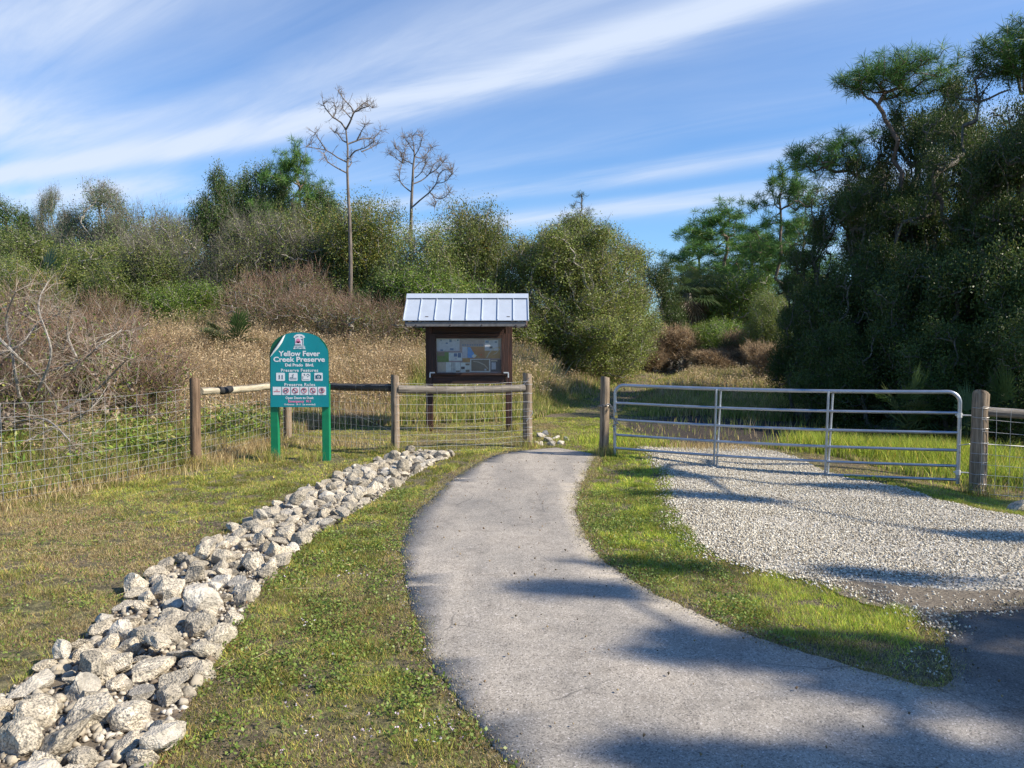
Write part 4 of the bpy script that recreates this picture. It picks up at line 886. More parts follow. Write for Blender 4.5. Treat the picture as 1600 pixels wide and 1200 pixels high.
# ================================================================== vegetation generators
def ell_points(ells, n, r, bias=0.55, cull=0.0, seed=0):
    """points inside a union of ellipsoids (cx,cy,cz,rx,ry,rz[,weight])"""
    w_ = np.array([e[3] * e[4] * e[5] * (e[6] if len(e) > 6 else 1) for e in ells]) ** 0.75; w_ /= w_.sum()
    k = r.choice(len(ells), n * 2, p=w_); E = np.array([e[:6] for e in ells])[k]
    d = r.normal(size=(n * 2, 3)); d /= np.linalg.norm(d, axis=1, keepdims=True)
    q = r.random((n * 2, 1)) ** bias
    P = E[:, :3] + d * q * E[:, 3:]
    if cull:
        f = vnoise(P[:, 0] * 0.8 + seed, P[:, 2] * 0.9 + P[:, 1] * 0.5, seed); P = P[f > cull]
    return P[:n]
def skeleton(root, trunk, pts, kpath=0.25, rtip=0.008, exp=0.42):
    """connect crown points to the trunk polyline; returns node positions, parent index, radius"""
    N = [np.array(p, float) for p in trunk]; par = [-1] + list(range(len(trunk) - 1)); plen = [0.0]
    for a, b in zip(N[:-1], N[1:]): plen.append(plen[-1] + np.linalg.norm(b - a))
    top = N[-1]; base = N[0]
    axis_d = np.array([min(np.linalg.norm(p - q) for q in N) for p in pts]); order = np.argsort(axis_d)
    tot = len(N) + len(pts); A = np.zeros((tot, 3)); A[:len(N)] = N; PLn = np.zeros(tot); PLn[:len(N)] = plen; PR_ = np.zeros(tot, int); PR_[:len(N)] = par
    m = len(N)
    for i in order:
        p = pts[i]; d = np.linalg.norm(A[:m] - p, axis=1)
        dn = A[:m, 2] - p[2]
        c = d + kpath * PLn[:m] * 0.5 + np.maximum(dn, 0) * 0.5
        j = int(np.argmin(c)); A[m] = p; PR_[m] = j; PLn[m] = PLn[j] + d[j]; m += 1
    cnt = np.ones(tot)
    for i in range(tot - 1, 0, -1): cnt[PR_[i]] += cnt[i] if PR_[i] >= 0 else 0
    rad = rtip * cnt ** exp
    return A, PR_, rad, cnt
def branch_mesh(name, A, P, rad, m_, sides=5, wig=0.06, seed=0, rmax=None, taper_trunk=None, cnt=None):
    r = np.random.default_rng(seed); k = np.arange(1, len(A)); p0 = A[P[k]]; p1 = A[k]
    r0 = np.minimum(rad[P[k]], rad[k] * 1.7); r1 = rad[k]
    if rmax: r0 = np.minimum(r0, rmax); r1 = np.minimum(r1, rmax)
    L = np.linalg.norm(p1 - p0, axis=1, keepdims=True); q = r.normal(size=p0.shape) * wig * L
    m1 = p0 * 0.6667 + p1 * 0.3333 + q; m2 = p0 * 0.3333 + p1 * 0.6667 - q * 0.6
    ra = r0 * 0.667 + r1 * 0.333; rb_ = r0 * 0.333 + r1 * 0.667
    V, F = tubes(np.vstack([p0, m1, m2]), np.vstack([m1, m2, p1]), np.concatenate([r0, ra, rb_]), np.concatenate([ra, rb_, r1]), sides)
    return new_mesh(name, V, F, m_, smooth=True)
def leaves(C, n_per, spread, L, W, cols, r, up=0.3, flat=1.0, hsun=None):
    n = len(C) * n_per; P = np.repeat(C, n_per, 0) + r.normal(size=(n, 3)) * spread * np.array([1, 1, flat])
    d = r.normal(size=(n, 3)); d[:, 2] = d[:, 2] * 0.7 + up * 0.3; d /= np.linalg.norm(d, axis=1, keepdims=True)
    nn = r.normal(size=(n, 3)); nn[:, 2] += up * 2; s = np.cross(d, nn); s /= np.linalg.norm(s, axis=1, keepdims=True) + 1e-9
    l = (L * r.uniform(0.65, 1.25, n))[:, None]; w_ = (W * r.uniform(0.7, 1.2, n))[:, None]
    V = np.stack([P, P + d * l * 0.45 + s * w_ * 0.5, P + d * l, P + d * l * 0.45 - s * w_ * 0.5], 1)
    F = np.arange(n * 4).reshape(-1, 4)
    cc = np.array([c[:3] for c in cols]); pw = np.array([c[3] for c in cols], float); pw /= pw.sum()
    base = cc[r.choice(len(cc), len(C), p=pw)]                    # colour per cluster
    ind = cc[r.choice(len(cc), n, p=pw)]
    c = np.repeat(base, n_per, 0) * 0.6 + ind * 0.4; c = c * r.uniform(0.75, 1.25, (n, 1))
    return V.reshape(-1, 3), F, np.repeat(c, 4, 0)
def twigs(C, n_per, L, rad, r, up=0.5, col=((0.32, 0.27, 0.23, 1),), out_from=None, bends=2, fork=True):
    """fine curved twigs as flat-sided slivers from points C"""
    n = len(C) * n_per; P = np.repeat(C, n_per, 0)
    d = r.normal(size=(n, 3)); 
    if out_from is not None:
        o = P - np.array(out_from); o /= np.linalg.norm(o, axis=1, keepdims=True) + 1e-9; d = d * 0.6 + o * 0.9
    d[:, 2] += up; d /= np.linalg.norm(d, axis=1, keepdims=True)
    l = L * r.uniform(0.5, 1.3, n)[:, None]
    P0 = [P]; P1 = []; R0 = [np.full(n, rad)]; R1 = []
    m1 = P + d * l * 0.5; d2 = d + r.normal(size=(n, 3)) * 0.35; d2 /= np.linalg.norm(d2, axis=1, keepdims=True); e = m1 + d2 * l * 0.5
    segs = [(P, m1, rad, rad * 0.7), (m1, e, rad * 0.7, rad * 0.35)]
    if fork:
        for _ in range(2):
            d3 = d + r.normal(size=(n, 3)) * 0.7; d3 /= np.linalg.norm(d3, axis=1, keepdims=True); q = P + d * l * r.uniform(0.2, 0.7, (n, 1))
            segs.append((q, q + d3 * l * 0.45, rad * 0.6, rad * 0.3))
    V, F = tubes(np.vstack([s[0] for s in segs]), np.vstack([s[1] for s in segs]), np.concatenate([np.full(n, s[2]) for s in segs]), np.concatenate([np.full(n, s[3]) for s in segs]), 3)
    cc = np.array([c[:3] for c in col]); pw = np.array([c[3] for c in col], float); pw /= pw.sum()
    c = cc[r.choice(len(cc), len(V) // 6, p=pw)] * r.uniform(0.7, 1.25, (len(V) // 6, 1))
    return V, F, np.repeat(c, 6, 0)
def join_geo(parts):
    Vs, F3, F4, Cs = [], [], [], []; k = 0
    for V, F, c in parts:
        Vs.append(V); Cs.append(c); (F4 if F.shape[1] == 4 else F3).append(F + k); k += len(V)
    Fs = ([np.vstack(F4)] if F4 else []) + ([np.vstack(F3)] if F3 else [])
    return np.vstack(Vs), Fs, np.vstack(Cs)

OLIVE = [(0.168, 0.224, 0.053, 5), (0.237, 0.286, 0.068, 4), (0.112, 0.171, 0.043, 3), (0.349, 0.356, 0.097, 1.4), (0.307, 0.247, 0.105, 0.8)]
DEEP = [(0.067, 0.128, 0.031, 5), (0.113, 0.187, 0.049, 4), (0.135, 0.194, 0.049, 2), (0.209, 0.209, 0.071, 0.5)]
OAK = [(0.051, 0.09, 0.022, 5), (0.081, 0.131, 0.031, 4), (0.126, 0.156, 0.037, 1.5), (0.192, 0.181, 0.048, 0.4)]
YELL = [(0.144, 0.19, 0.042, 4), (0.222, 0.253, 0.056, 3), (0.355, 0.303, 0.056, 1.2), (0.399, 0.228, 0.056, 0.6), (0.078, 0.127, 0.042, 2)]
FRESH = [(0.142, 0.23, 0.038, 4), (0.227, 0.324, 0.051, 3), (0.099, 0.162, 0.038, 2), (0.369, 0.351, 0.077, 0.6)]
GREYG = [(0.147, 0.21, 0.09, 4), (0.209, 0.27, 0.117, 3), (0.098, 0.15, 0.065, 3)]
TWC = [(0.20, 0.185, 0.15, 4), (0.13, 0.115, 0.09, 3), (0.32, 0.30, 0.25, 1)]
TWR = [(0.28, 0.18, 0.125, 4), (0.17, 0.11, 0.08, 3), (0.38, 0.31, 0.25, 1.2)]

def lumps(ells, n, seed, H, W, s=0.11):
    r = np.random.default_rng(seed); out = list(ells)
    for _ in range(n):
        e = ells[r.integers(0, len(ells))]; d = r.normal(size=3); d[2] = abs(d[2]) * 0.8 + 0.1 * d[2]; d /= np.linalg.norm(d); q = s * r.uniform(0.6, 1.3)
        out.append((e[0] + d[0] * e[3] * 1.05, e[1] + d[1] * e[4] * 1.05, e[2] + d[2] * e[5] * 1.05, W * q, W * q, W * q * 0.75, 1.6))
    return out
def layered(H, W, n, seed, r0, r1, flat=0.45, low=0.18):
    r = np.random.default_rng(seed); out = []
    while len(out) < n:
        x, y = r.uniform(-1, 1, 2); z = r.uniform(low, 1.0); q = math.hypot(x, y); prof = math.sqrt(max(0, 1 - ((z - 0.48) / 0.56) ** 2))
        if q > prof or q < prof * 0.35 * r.random(): continue
        s = r.uniform(r0, r1); out.append((x * (W / 2 - s * 0.6), y * (W / 2 - s * 0.6), z * H - s * flat, s, s, s * flat, 1.0))
    return out
def make_bush(name, H, W, n, lv, L, cols, seed, twn=2, twl=0.35, twcol=TWC, stems=5, bmat='branch_grey', cull=0.28, ells=None, spread=None, base=0.08, twr=0.006, leafname='foliage', bias=0.5, rtip=None):
    r = np.random.default_rng(seed)
    if ells is None:
        ells = [(0, 0, H * (0.5 + base / 2), W * 0.42, W * 0.42, H * (0.5 - base / 2), 1.2)]
        for k in range(7):
            a = r.uniform(0, 6.28); q = r.uniform(0.2, 0.32) * W; s = r.uniform(0.16, 0.28)
            ells.append((q * math.cos(a), q * math.sin(a), H * r.uniform(0.3, 0.86), W * s, W * s, H * s * 0.9))
    P = ell_points(ells, n, r, bias, cull, seed * 1.7); P = P[P[:, 2] > 0.02 * H]
    zmax = np.percentile(P[:, 2], 99.7); P[:, 2] *= H / max(zmax, 1e-3) * 0.98
    root = empty(name)
    trunk = [(0, 0, -0.15), (0.02 * W, 0, H * 0.05), (0, 0.01 * W, H * 0.12)]
    A, PR_, rad, cnt = skeleton(trunk[0], trunk, P, 0.3, rtip or 0.006 + H * 0.0008, 0.42)
    link('branches', branch_mesh('branches', A, PR_, rad, M[bmat], 4, 0.08, seed), root)
    parts = []
    if lv: parts.append(leaves(P, lv, spread or W * 0.045, L, L * 0.5, cols, r))
    if parts:
        V, F, c = join_geo(parts); link(leafname, new_mesh(leafname, V, F, M['leaf'], c), root)
    if twn:
        sel = P[np.linalg.norm((P - [0, 0, H * .4]) / [W / 2, W / 2, H / 2], axis=1) > 0.45] if lv else P
        V, F, c = twigs(sel, twn, twl, twr, r, 0.45, twcol, (0, 0, H * 0.15)); link('twigs', new_mesh('twigs', V, F, M['twig'], c), root)
    root['H'] = H; root['W'] = W; return root
PROTO = {}
def finish(root):
    H = root['H']; W = root['W']; del root['H']; del root['W']; PROTO[root.name] = (root, H, W, [0]); return root
def place(key, px, Y, ytop, wpx, label=None, cat=None, group=None, rz=0.0, zoff=0.0, xy=None, h=None, w_=None):
    root, H, W, used = PROTO[key]
    o = root if used[0] == 0 else copy_tree(root); used[0] += 1
    if xy is None: x = at(px, 600, Y).x; y = Y
    else: x, y = xy
    z0 = Tf(x, y) - 0.05 + zoff
    if h is None: h = at(px, ytop, y).z - z0
    if w_ is None: w_ = wpx * y / 1200
    o.location = (x, y, z0); o.rotation_euler = (0, 0, rz); o.scale = (w_ / W, w_ / W, h / H)
    for k in ('label', 'category', 'group'):
        if k in o: del o[k]
    tag(o, label, cat, group); return o
# ------------------------------------------------------------------ pines, dead trees, palms
PINE = [(0.084, 0.188, 0.039, 4), (0.134, 0.266, 0.05, 3), (0.2, 0.313, 0.064, 1.5), (0.059, 0.125, 0.039, 2)]
PINEB = [(0.04, 0.085, 0.035, 4), (0.06, 0.12, 0.045, 3), (0.11, 0.16, 0.05, 1)]
def make_pine(name, trunk, ells, n, seed, npn=34, nl=0.25, nw=0.015, cols=PINE, rt=0.11, spread=0.03, bias=0.75):
    r = np.random.default_rng(seed); P = ell_points(ells, n, r, bias); root = empty(name)
    A, PR_, rad, cnt = skeleton(trunk[0], trunk, P, 0.18, 0.007, 0.36)
    for i in range(len(trunk)): rad[i] = max(rad[i], rt * (1 - 0.62 * i / max(1, len(trunk) - 1)))
    link('trunk', branch_mesh('trunk', A, PR_, rad, M['bark_pine'], 6, 0.07, seed), root)
    V, F, c = join_geo([leaves(P, npn, spread, nl, nw, cols, r, up=0.6)])
    link('needles', new_mesh('needles', V, F, M['needle'], c), root)
    H = P[:, 2].max(); W = 2 * np.percentile(np.abs(P[:, :2]), 99); root['H'] = float(H); root['W'] = float(W); return root
def dead_tree(name, D, trunk, brs, seed, label, twn, twL, z0px=None, rt=0.13):
    r = random.Random(seed); rn = np.random.default_rng(seed)
    cv = lambda p: at(380 + p[0] * 0.3084, 130 + p[1] * 0.3084, D)
    b0 = cv(trunk[0]); g = Tf(b0.x, D); root = empty(name, (b0.x, D, g), 0, label, 'dead tree')
    off = Vector((b0.x, D, g)); P0, P1, R0, R1 = [], [], [], []; tips = []; depth = {}
    tp = [Vector((0.0, 0, -0.3)), Vector((-0.03, 0, 1.5))] + [cv(p) - off for p in trunk]
    n = len(tp)
    for i in range(n - 1):
        P0.append(tp[i]); P1.append(tp[i + 1]); R0.append(rt * (1 - 0.72 * i / (n - 1))); R1.append(rt * (1 - 0.72 * (i + 1) / (n - 1)))
    for b in brs:
        q0 = cv(b[0]) - off; y0 = 0
        for k, v in depth.items():
            if abs(k[0] - b[0][0]) + abs(k[1] - b[0][1]) < 14: y0 = v
        slope = r.choice((-1, 1)) * r.uniform(0.3, 0.75); pts = []; acc = y0; last = q0
        for p in b:
            q = cv(p) - off; acc += slope * (q - last).length; last = q; pts.append(Vector((q.x, acc, q.z))); depth[p] = acc
        # smooth
        cp_ = catmull([tuple(v) for v in pts], step=0.16); m_ = len(cp_)
        for i in range(m_ - 1):
            t0, t1 = i / m_, (i + 1) / m_; rb = 0.013 + 0.0035 * len(b)
            P0.append(Vector(cp_[i])); P1.append(Vector(cp_[i + 1])); R0.append(rb * (1 - 0.7 * t0)); R1.append(rb * (1 - 0.7 * t1))
            if t0 > 0.3: tips.append(cp_[i])
        tips += [cp_[-1]] * 3
    V, F = tubes([tuple(p) for p in P0], [tuple(p) for p in P1], R0, R1, 7)
    link('trunk', new_mesh('trunk', V, F, M['bark_dead'], smooth=True), root)
    V, F, c = twigs(np.array(tips), twn, twL, 0.009, rn, 0.75, [(0.18, 0.15, 0.13, 3), (0.25, 0.21, 0.18, 2)])
    link('twigs', new_mesh('twigs', V, F, M['twig'], c), root); return root
def fan(C, d, size, r, cols, n=17, w=0.035, arc=2.5, droop=0.25):
    """one palm fan: narrow segments radiating from C; returns geometry"""
    d = np.array(d, float); d /= np.linalg.norm(d); up = np.array([0, 0, 1.0]); s = np.cross(d, up); s /= np.linalg.norm(s) + 1e-6; nrm = np.cross(s, d)
    V = []; 
    for k in range(n):
        a = (k / (n - 1) - 0.5) * arc; e = d * math.cos(a) + s * math.sin(a); l = size * (0.75 + 0.25 * math.cos(a)) * r.uniform(0.85, 1.1)
        side = np.cross(e, nrm); side /= np.linalg.norm(side); m_ = C + e * l * 0.5 + nrm * 0.04 * size * (k % 2); t = C + e * l - up * droop * l * r.uniform(0.4, 1.2)
        V += [C, m_ + side * w / 2, t, m_ - side * w / 2]
    V = np.array(V); c = cols[r.integers(0, len(cols))]; cc = np.array(c[:3]) * r.uniform(0.7, 1.2)
    return V, np.arange(len(V)).reshape(-1, 4), np.tile(cc, (len(V), 1))
PALM = [(0.07, 0.12, 0.04, 1), (0.10, 0.16, 0.05, 1), (0.05, 0.09, 0.03, 1), (0.14, 0.17, 0.07, 1)]
DEADP = [(0.3, 0.22, 0.13, 1), (0.22, 0.16, 0.1, 1)]
def make_palm(name, th, seed, nf=34, fs=0.75, skirt=14):
    r = np.random.default_rng(seed); root = empty(name); parts = []; P0, P1 = [], []
    for i in range(nf + skirt):
        dead = i >= nf; az = r.uniform(0, 6.28); el = r.uniform(-0.3, 1.35) if not dead else r.uniform(-1.3, -0.6)
        d = np.array([math.cos(az) * math.cos(el), math.sin(az) * math.cos(el), math.sin(el)]); pl_ = (0.75 if th > 0.5 else 0.85) * r.uniform(0.6, 1.15) * (0.6 if dead else 1) * fs / 0.75
        b = np.array([0, 0, th + r.uniform(-0.15, 0.1)]); C = b + d * pl_ - np.array([0, 0, 0.1 * pl_]); P0.append(b); P1.append(C)
        parts.append(fan(C, d * [1, 1, 0.7] + [0, 0, -0.1 if not dead else -0.6], fs * r.uniform(0.8, 1.15), r, DEADP if dead else PALM, droop=0.3 if th > .5 else 0.1))
    V, F = tubes(P0, P1, 0.014, 0.009, 4); 
    parts.append((V, F, np.tile((0.12, 0.15, 0.05), (len(V), 1))))
    V, F, c = join_geo(parts); link('fronds', new_mesh('fronds', V, F, M['leaf'], c), root)
    if th > 0.5:
        mb = MB(); mb.tube([(0, 0, -0.2), (0.03, 0, th * 0.4), (0, 0.02, th)], [0.19, 0.16, 0.15], 12); mb.build('trunk', M['bark_oak'], root, smooth=True)
    root['H'] = th + 1.5 * fs; root['W'] = 3.0 * fs; return root

# ------------------------------------------------------------------ prototypes
finish(make_bush('leafy_shrub', 5, 5, 1200, 66, 0.08, OLIVE, 1, 1, 0.5))
finish(make_bush('olive_shrub', 5, 5, 1100, 60, 0.082, YELL, 2, 1, 0.5))
finish(make_bush('green_shrub', 4, 4, 900, 42, 0.09, FRESH, 3, 1, 0.4))
finish(make_bush('broadleaf_tree', 8, 5, 1200, 44, 0.11, DEEP, 4, 2, 0.5, ells=[(0, 0, 4.2, 2.0, 2.0, 3.4, 1.5), (0.5, 0, 6.6, 1.0, 1.0, 1.3), (-1.2, 0.4, 5.2, 1.2, 1.2, 1.5), (1.3, -0.3, 4.8, 1.2, 1.2, 1.6), (-0.4, -0.5, 7.2, 0.6, 0.6, 1.0)], bmat='bark_oak', leafname='crown', cull=0.34))
finish(make_bush('sparse_tree', 7, 5, 1000, 32, 0.09, GREYG, 5, 4, 0.6, ells=[(0, 0, 4.2, 2.0, 2.0, 2.8, 1.5), (1.2, 0, 5.2, 1.2, 1.0, 1.2), (-1.3, 0.4, 4.8, 1.1, 1.1, 1.5), (0, 0, 6.2, 1.4, 1.2, 0.8)], cull=0.30, leafname='crown'))
finish(make_bush('twiggy_shrub', 4, 4.5, 1000, 30, 0.075, OLIVE, 6, 4, 0.7, TWC, cull=0.2, twr=0.005, rtip=0.012))
finish(make_bush('bare_shrub', 3.2, 4, 430, 26, 0.065, OLIVE + YELL + [(0.08, 0.09, 0.035, 8)], 7, 4, 0.8, TWR, bmat='branch_grey', cull=0.2, twr=0.005, rtip=0.012))
finish(make_bush('oak_tree', 10, 8.5, 2500, 58, 0.08, OAK, 8, 0, 0.5, ells=layered(10, 8.5, 46, 31, 0.8, 1.5, 0.42, 0.12), bmat='bark_oak', leafname='crown', cull=0.25, spread=0.17, bias=0.8))
finish(make_bush('live_oak', 9, 9, 2500, 58, 0.08, OAK[:3] + [(0.2, 0.17, 0.04, 0.7)], 9, 0, 0.5, ells=layered(9, 9, 44, 32, 0.9, 1.6, 0.38, 0.12), bmat='bark_oak', leafname='crown', cull=0.25, spread=0.17, bias=0.8))
finish(make_bush('dark_thicket', 4, 5, 1100, 50, 0.085, OAK, 10, 0, 0.7, bmat='bark_oak', cull=0.25, ells=layered(4, 5, 30, 33, 0.5, 1.0, 0.6, 0.1), spread=0.17))
finish(make_bush('dry_weeds', 1.8, 2.2, 420, 10, 0.07, [(0.28, 0.19, 0.10, 3), (0.36, 0.27, 0.15, 2), (0.16, 0.12, 0.05, 2)], 12, 9, 0.4, [(0.36, 0.26, 0.16, 3), (0.24, 0.16, 0.1, 2), (0.45, 0.36, 0.24, 1)], cull=0.1, twr=0.006))
finish(make_palm('saw_palmetto', 0.12, 13, 22, 0.55, 3))
finish(make_pine('slash_pine', [(0, 0, -0.2), (0.08, 0, 2.5), (0, 0.05, 5), (0.12, 0, 7), (0.05, 0, 8.6)], [(0, 0, 8.5, 1.0, 1.0, 0.7), (1.5, 0.3, 7.3, 1.2, 1.0, 0.5), (-1.6, -0.2, 7.2, 1.2, 1.1, 0.55), (-2.2, 0.5, 5.8, 1.3, 1.1, 0.5), (2.0, -0.6, 5.6, 1.3, 1.1, 0.55), (0.4, 1.0, 6.3, 1.2, 1.2, 0.5), (0, -1.2, 6.4, 1.2, 1.0, 0.6), (1.6, 0, 4.2, 1.2, 1.0, 0.6), (-1.5, 0.2, 4.0, 1.2, 1.1, 0.6), (0.2, 0, 5.2, 2.2, 2.0, 0.8), (-0.6, 0, 7.8, 1.6, 1.4, 0.9), (2.4, 0.2, 6.4, 0.9, 0.9, 0.6), (-0.3, 0, 3.3, 1.6, 1.6, 0.6)], 400, 14, 60, 0.34, 0.02))

# ------------------------------------------------------------------ backdrop, left to right
G1 = 'trees and shrubs of the scrub behind the left field'
place('broadleaf_tree', 25, 36, 318, 105, 'rounded green tree at the far left edge of the photo, top against the sky', 'tree', G1, 0.5)
place('sparse_tree', 92, 37, 300, 75, 'thin grey sparse tree just right of the rounded tree at the left edge', 'tree', G1, 1.4)
place('sparse_tree', 160, 34, 290, 135, 'wide half-bare tree with fine twigs against the sky in the left part of the scrub', 'tree', G1, 3.0)
place('twiggy_shrub', 238, 32, 335, 160, 'pale grey twiggy shrub between the half-bare tree and the tall dark green tree', 'shrub', G1, 2.0)
place('broadleaf_tree', 346, 33, 266, 100, 'tall dark green tree, leftmost of the tall leafy clump', 'tree', G1, 1.0)
place('broadleaf_tree', 400, 34, 258, 105, 'tall dark green tree standing left of the small pine in the leafy clump', 'tree', G1, 2.6)
place('broadleaf_tree', 446, 35, 272, 90, 'dark green tree right under the small pine in the leafy clump', 'tree', G1, 4.0)
place('broadleaf_tree', 505, 34, 290, 110, 'dark green tree behind the tall dead pine trunk', 'tree', G1, 5.3)
place('leafy_shrub', 60, 30, 372, 220, 'large olive green shrub below the rounded tree at the left edge', 'shrub', G1, 0.3)
place('leafy_shrub', 165, 30, 375, 190, 'olive shrub under the half-bare tree', 'shrub', G1, 2.3)
place('twiggy_shrub', 275, 28.5, 350, 150, 'grey twiggy shrub with upright pale stems left of the dark scrub mass', 'shrub', G1, 4.2)
place('leafy_shrub', 215, 27.5, 400, 180, 'dark green bush at the back edge of the tan grass field', 'shrub', G1, 1.2)
place('green_shrub', 285, 26, 440, 130, 'small green bush left of the palmetto on the tan field edge', 'shrub', G1, 3.9)
place('leafy_shrub', 5, 24, 400, 140, 'light green shrub cut by the left edge of the photo', 'shrub', G1, 3.1)
place('twiggy_shrub', 355, 29, 385, 150, 'dark grey tangle of twigs below the leftmost tall tree', 'shrub', G1, 0.9)
place('twiggy_shrub', 425, 30, 345, 190, 'broad grey-brown twiggy shrub below the small pine', 'shrub', G1, 5.6)
place('olive_shrub', 480, 31, 326, 190, 'yellow-flecked olive shrub behind the broad twiggy shrub', 'shrub', G1, 0.2)
place('olive_shrub', 590, 30, 318, 190, 'olive shrub between the two dead trees', 'shrub', G1, 2.2)
place('leafy_shrub', 565, 30, 365, 200, 'dense green-brown shrub at the foot of the tall dead pine', 'shrub', G1, 4.4)
place('leafy_shrub', 665, 27.5, 352, 180, 'green shrub below the smaller dead pine, left of the kiosk roof', 'shrub', G1, 1.9)
place('olive_shrub', 722, 29, 322, 160, 'yellow-green shrub above the kiosk roof with a pointed top', 'shrub', G1, 3.4)
place('leafy_shrub', 770, 28, 362, 130, 'olive shrub between the kiosk roof and the big round bush', 'shrub', G1, 5.1)
place('green_shrub', 690, 25.5, 425, 190, 'green bush directly behind the kiosk roof', 'shrub', G1, 0.4)
place('dark_thicket', 620, 26, 430, 160, 'dark bush left of and behind the kiosk roof', 'shrub', G1, 2.7)
G2 = 'bare reddish shrubs at the back of the tan field'
place('bare_shrub', 425, 25, 425, 180, 'bare brownish-red shrub above the left half of the green sign', 'bare shrub', G2, 0.6)
place('bare_shrub', 505, 24, 455, 170, 'bare brownish-red shrub above and right of the green sign, middle of the bare shrubs', 'bare shrub', G2, 2.1)
place('bare_shrub', 585, 23.5, 470, 160, 'bare reddish shrub left of the kiosk roof', 'bare shrub', G2, 4.0)
place('bare_shrub', 165, 20.5, 470, 130, 'bare red-stemmed shrub in front of the dark green bush at the left', 'bare shrub', G2, 5.0)
place('olive_shrub', 40, 19, 415, 150, 'yellow-green shrub at the left edge above the tangle of fallen branches', 'shrub', G1, 5.5)
place('bare_shrub', 80, 17.0, 500, 170, 'bare twiggy shrub at the left behind the tangle of pale branches', 'bare shrub', G2, 1.1)
place('saw_palmetto', 366, 21.5, 474, 100, 'saw palmetto with stiff fans at the back edge of the tan field', 'palm', None, 0.0, 0.55)
place('saw_palmetto', 70, 26.0, 372, 110, 'blue-green palmetto high in the scrub at the left', 'palm', None, 1.3, 1.4)

# the big round bush
G3 = 'trees and shrubs right of the big round bush'
bb = make_bush('round_bush', 5.6, 5.3, 2900, 78, 0.068, [(c[0] * 1.25, c[1] * 1.22, c[2] * 1.2, c[3]) for c in OLIVE] + [(0.26, 0.24, 0.08, 1.5)], 30, 2, 0.45, TWC, cull=0.16, spread=0.15,
    ells=lumps([(0, 0, 2.7, 2.35, 2.2, 2.6, 1.6), (0.5, 0, 4.2, 1.6, 1.5, 1.2), (-0.8, 0, 4.1, 1.5, 1.4, 1.2), (1.7, 0.2, 1.5, 1.1, 1.3, 1.5), (-1.8, 0, 1.5, 1.0, 1.3, 1.5), (0.2, -1.4, 1.2, 1.8, 1.0, 1.3)], 18, 8, 5.6, 5.3, 0.10), bias=0.42)
finish(bb); place('round_bush', 902, 28.5, 340, 246, 'very large rounded olive bush in the middle, right behind the kiosk', 'shrub', None, 0.4)
place('dark_thicket', 1015, 34, 405, 110, 'dark green shrub peeking out right of the big round bush', 'shrub', G3, 1.0)
place('leafy_shrub', 1085, 38, 430, 140, 'dark green shrub below the dark cabbage palm', 'shrub', G3, 0.7)
finish(make_palm('cabbage_palm', 3.4, 17, 44, 0.85, 26)); place('cabbage_palm', 1073, 36, 412, 110, 'dark shaggy cabbage palm left of the far pines', 'palm')
place('green_shrub', 1155, 37, 425, 150, 'bright yellow-green bush in the sun below the far pines', 'shrub', G3, 2.0)
place('green_shrub', 1110, 34, 500, 110, 'low green bush behind the dry weeds by the track', 'shrub', G3, 4.0)
place('leafy_shrub', 1205, 31, 455, 100, 'mottled green shrub at the left edge of the dark oak wall', 'shrub', G3, 3.3)
place('dry_weeds', 1048, 33, 515, 90, 'mound of tan brown dry weeds beside the end of the grassy track', 'dry weeds', 'dry weeds by the track', 0.5)
place('dry_weeds', 1012, 32, 528, 60, 'smaller tan dry weed clump left of the brown mound by the track', 'dry weeds', 'dry weeds by the track', 2.5)
place('dry_weeds', 1165, 32, 518, 80, 'pale tan dry weeds below the bright green bush', 'dry weeds', 'dry weeds by the track', 1.5)
place('dry_weeds', 1115, 31, 548, 80, 'low yellowish dry weeds between the track and the dark trees', 'dry weeds', 'dry weeds by the track', 3.5)
place('dry_weeds', 1200, 27, 540, 70, 'brown dry weeds in front of the left end of the dark oak wall', 'dry weeds', 'dry weeds by the track', 4.5)
place('saw_palmetto', 1125, 33.0, 498, 90, 'dark palmetto between the dry weeds and the bright green bush', 'palm', None, 2.0)
# pines
place('slash_pine', 470, 34, 222, 135, 'small slash pine rising above the tall leafy clump at left', 'pine tree', 'slash pines', 0.8)
place('slash_pine', 1130, 42, 315, 190, 'broad green slash pine in the sun above the cabbage palm', 'pine tree', 'slash pines', 0.4)
place('slash_pine', 1218, 36, 255, 150, 'slash pine with a thick visible trunk at the left edge of the dark oaks', 'pine tree', 'slash pines', 2.2)
place('slash_pine', 1172, 46, 352, 170, 'slash pine farther back between the two sunlit pines', 'pine tree', 'slash pines', 4.4)
place('slash_pine', 1090, 47, 352, 150, 'leftmost of the sunlit far pines, low over the cabbage palm', 'pine tree', 'slash pines', 1.4)
place('slash_pine', 1248, 40, 330, 150, 'far slash pine mostly hidden behind the left end of the oaks', 'pine tree', 'slash pines', 5.4)
sp_ = make_pine('sparse_pine', [(0, 0, -0.2), (0.1, 0, 4), (0, 0, 8), (0.05, 0, 10.5)], [(0, 0, 10.4, 0.7, 0.6, 0.4), (-0.5, 0, 9.8, 0.7, 0.5, 0.3), (0.6, 0, 9.4, 0.5, 0.5, 0.3), (-1.8, 0, 8.6, 0.9, 0.5, 0.3), (1.9, 0, 8.2, 0.9, 0.5, 0.5)], 90, 44, 16, 0.25, 0.016, PINEB, 0.09)
finish(sp_); place('sparse_pine', 906, 44, 298, 105, 'thin sparse pine top showing above the big round bush', 'pine tree', None, 0)
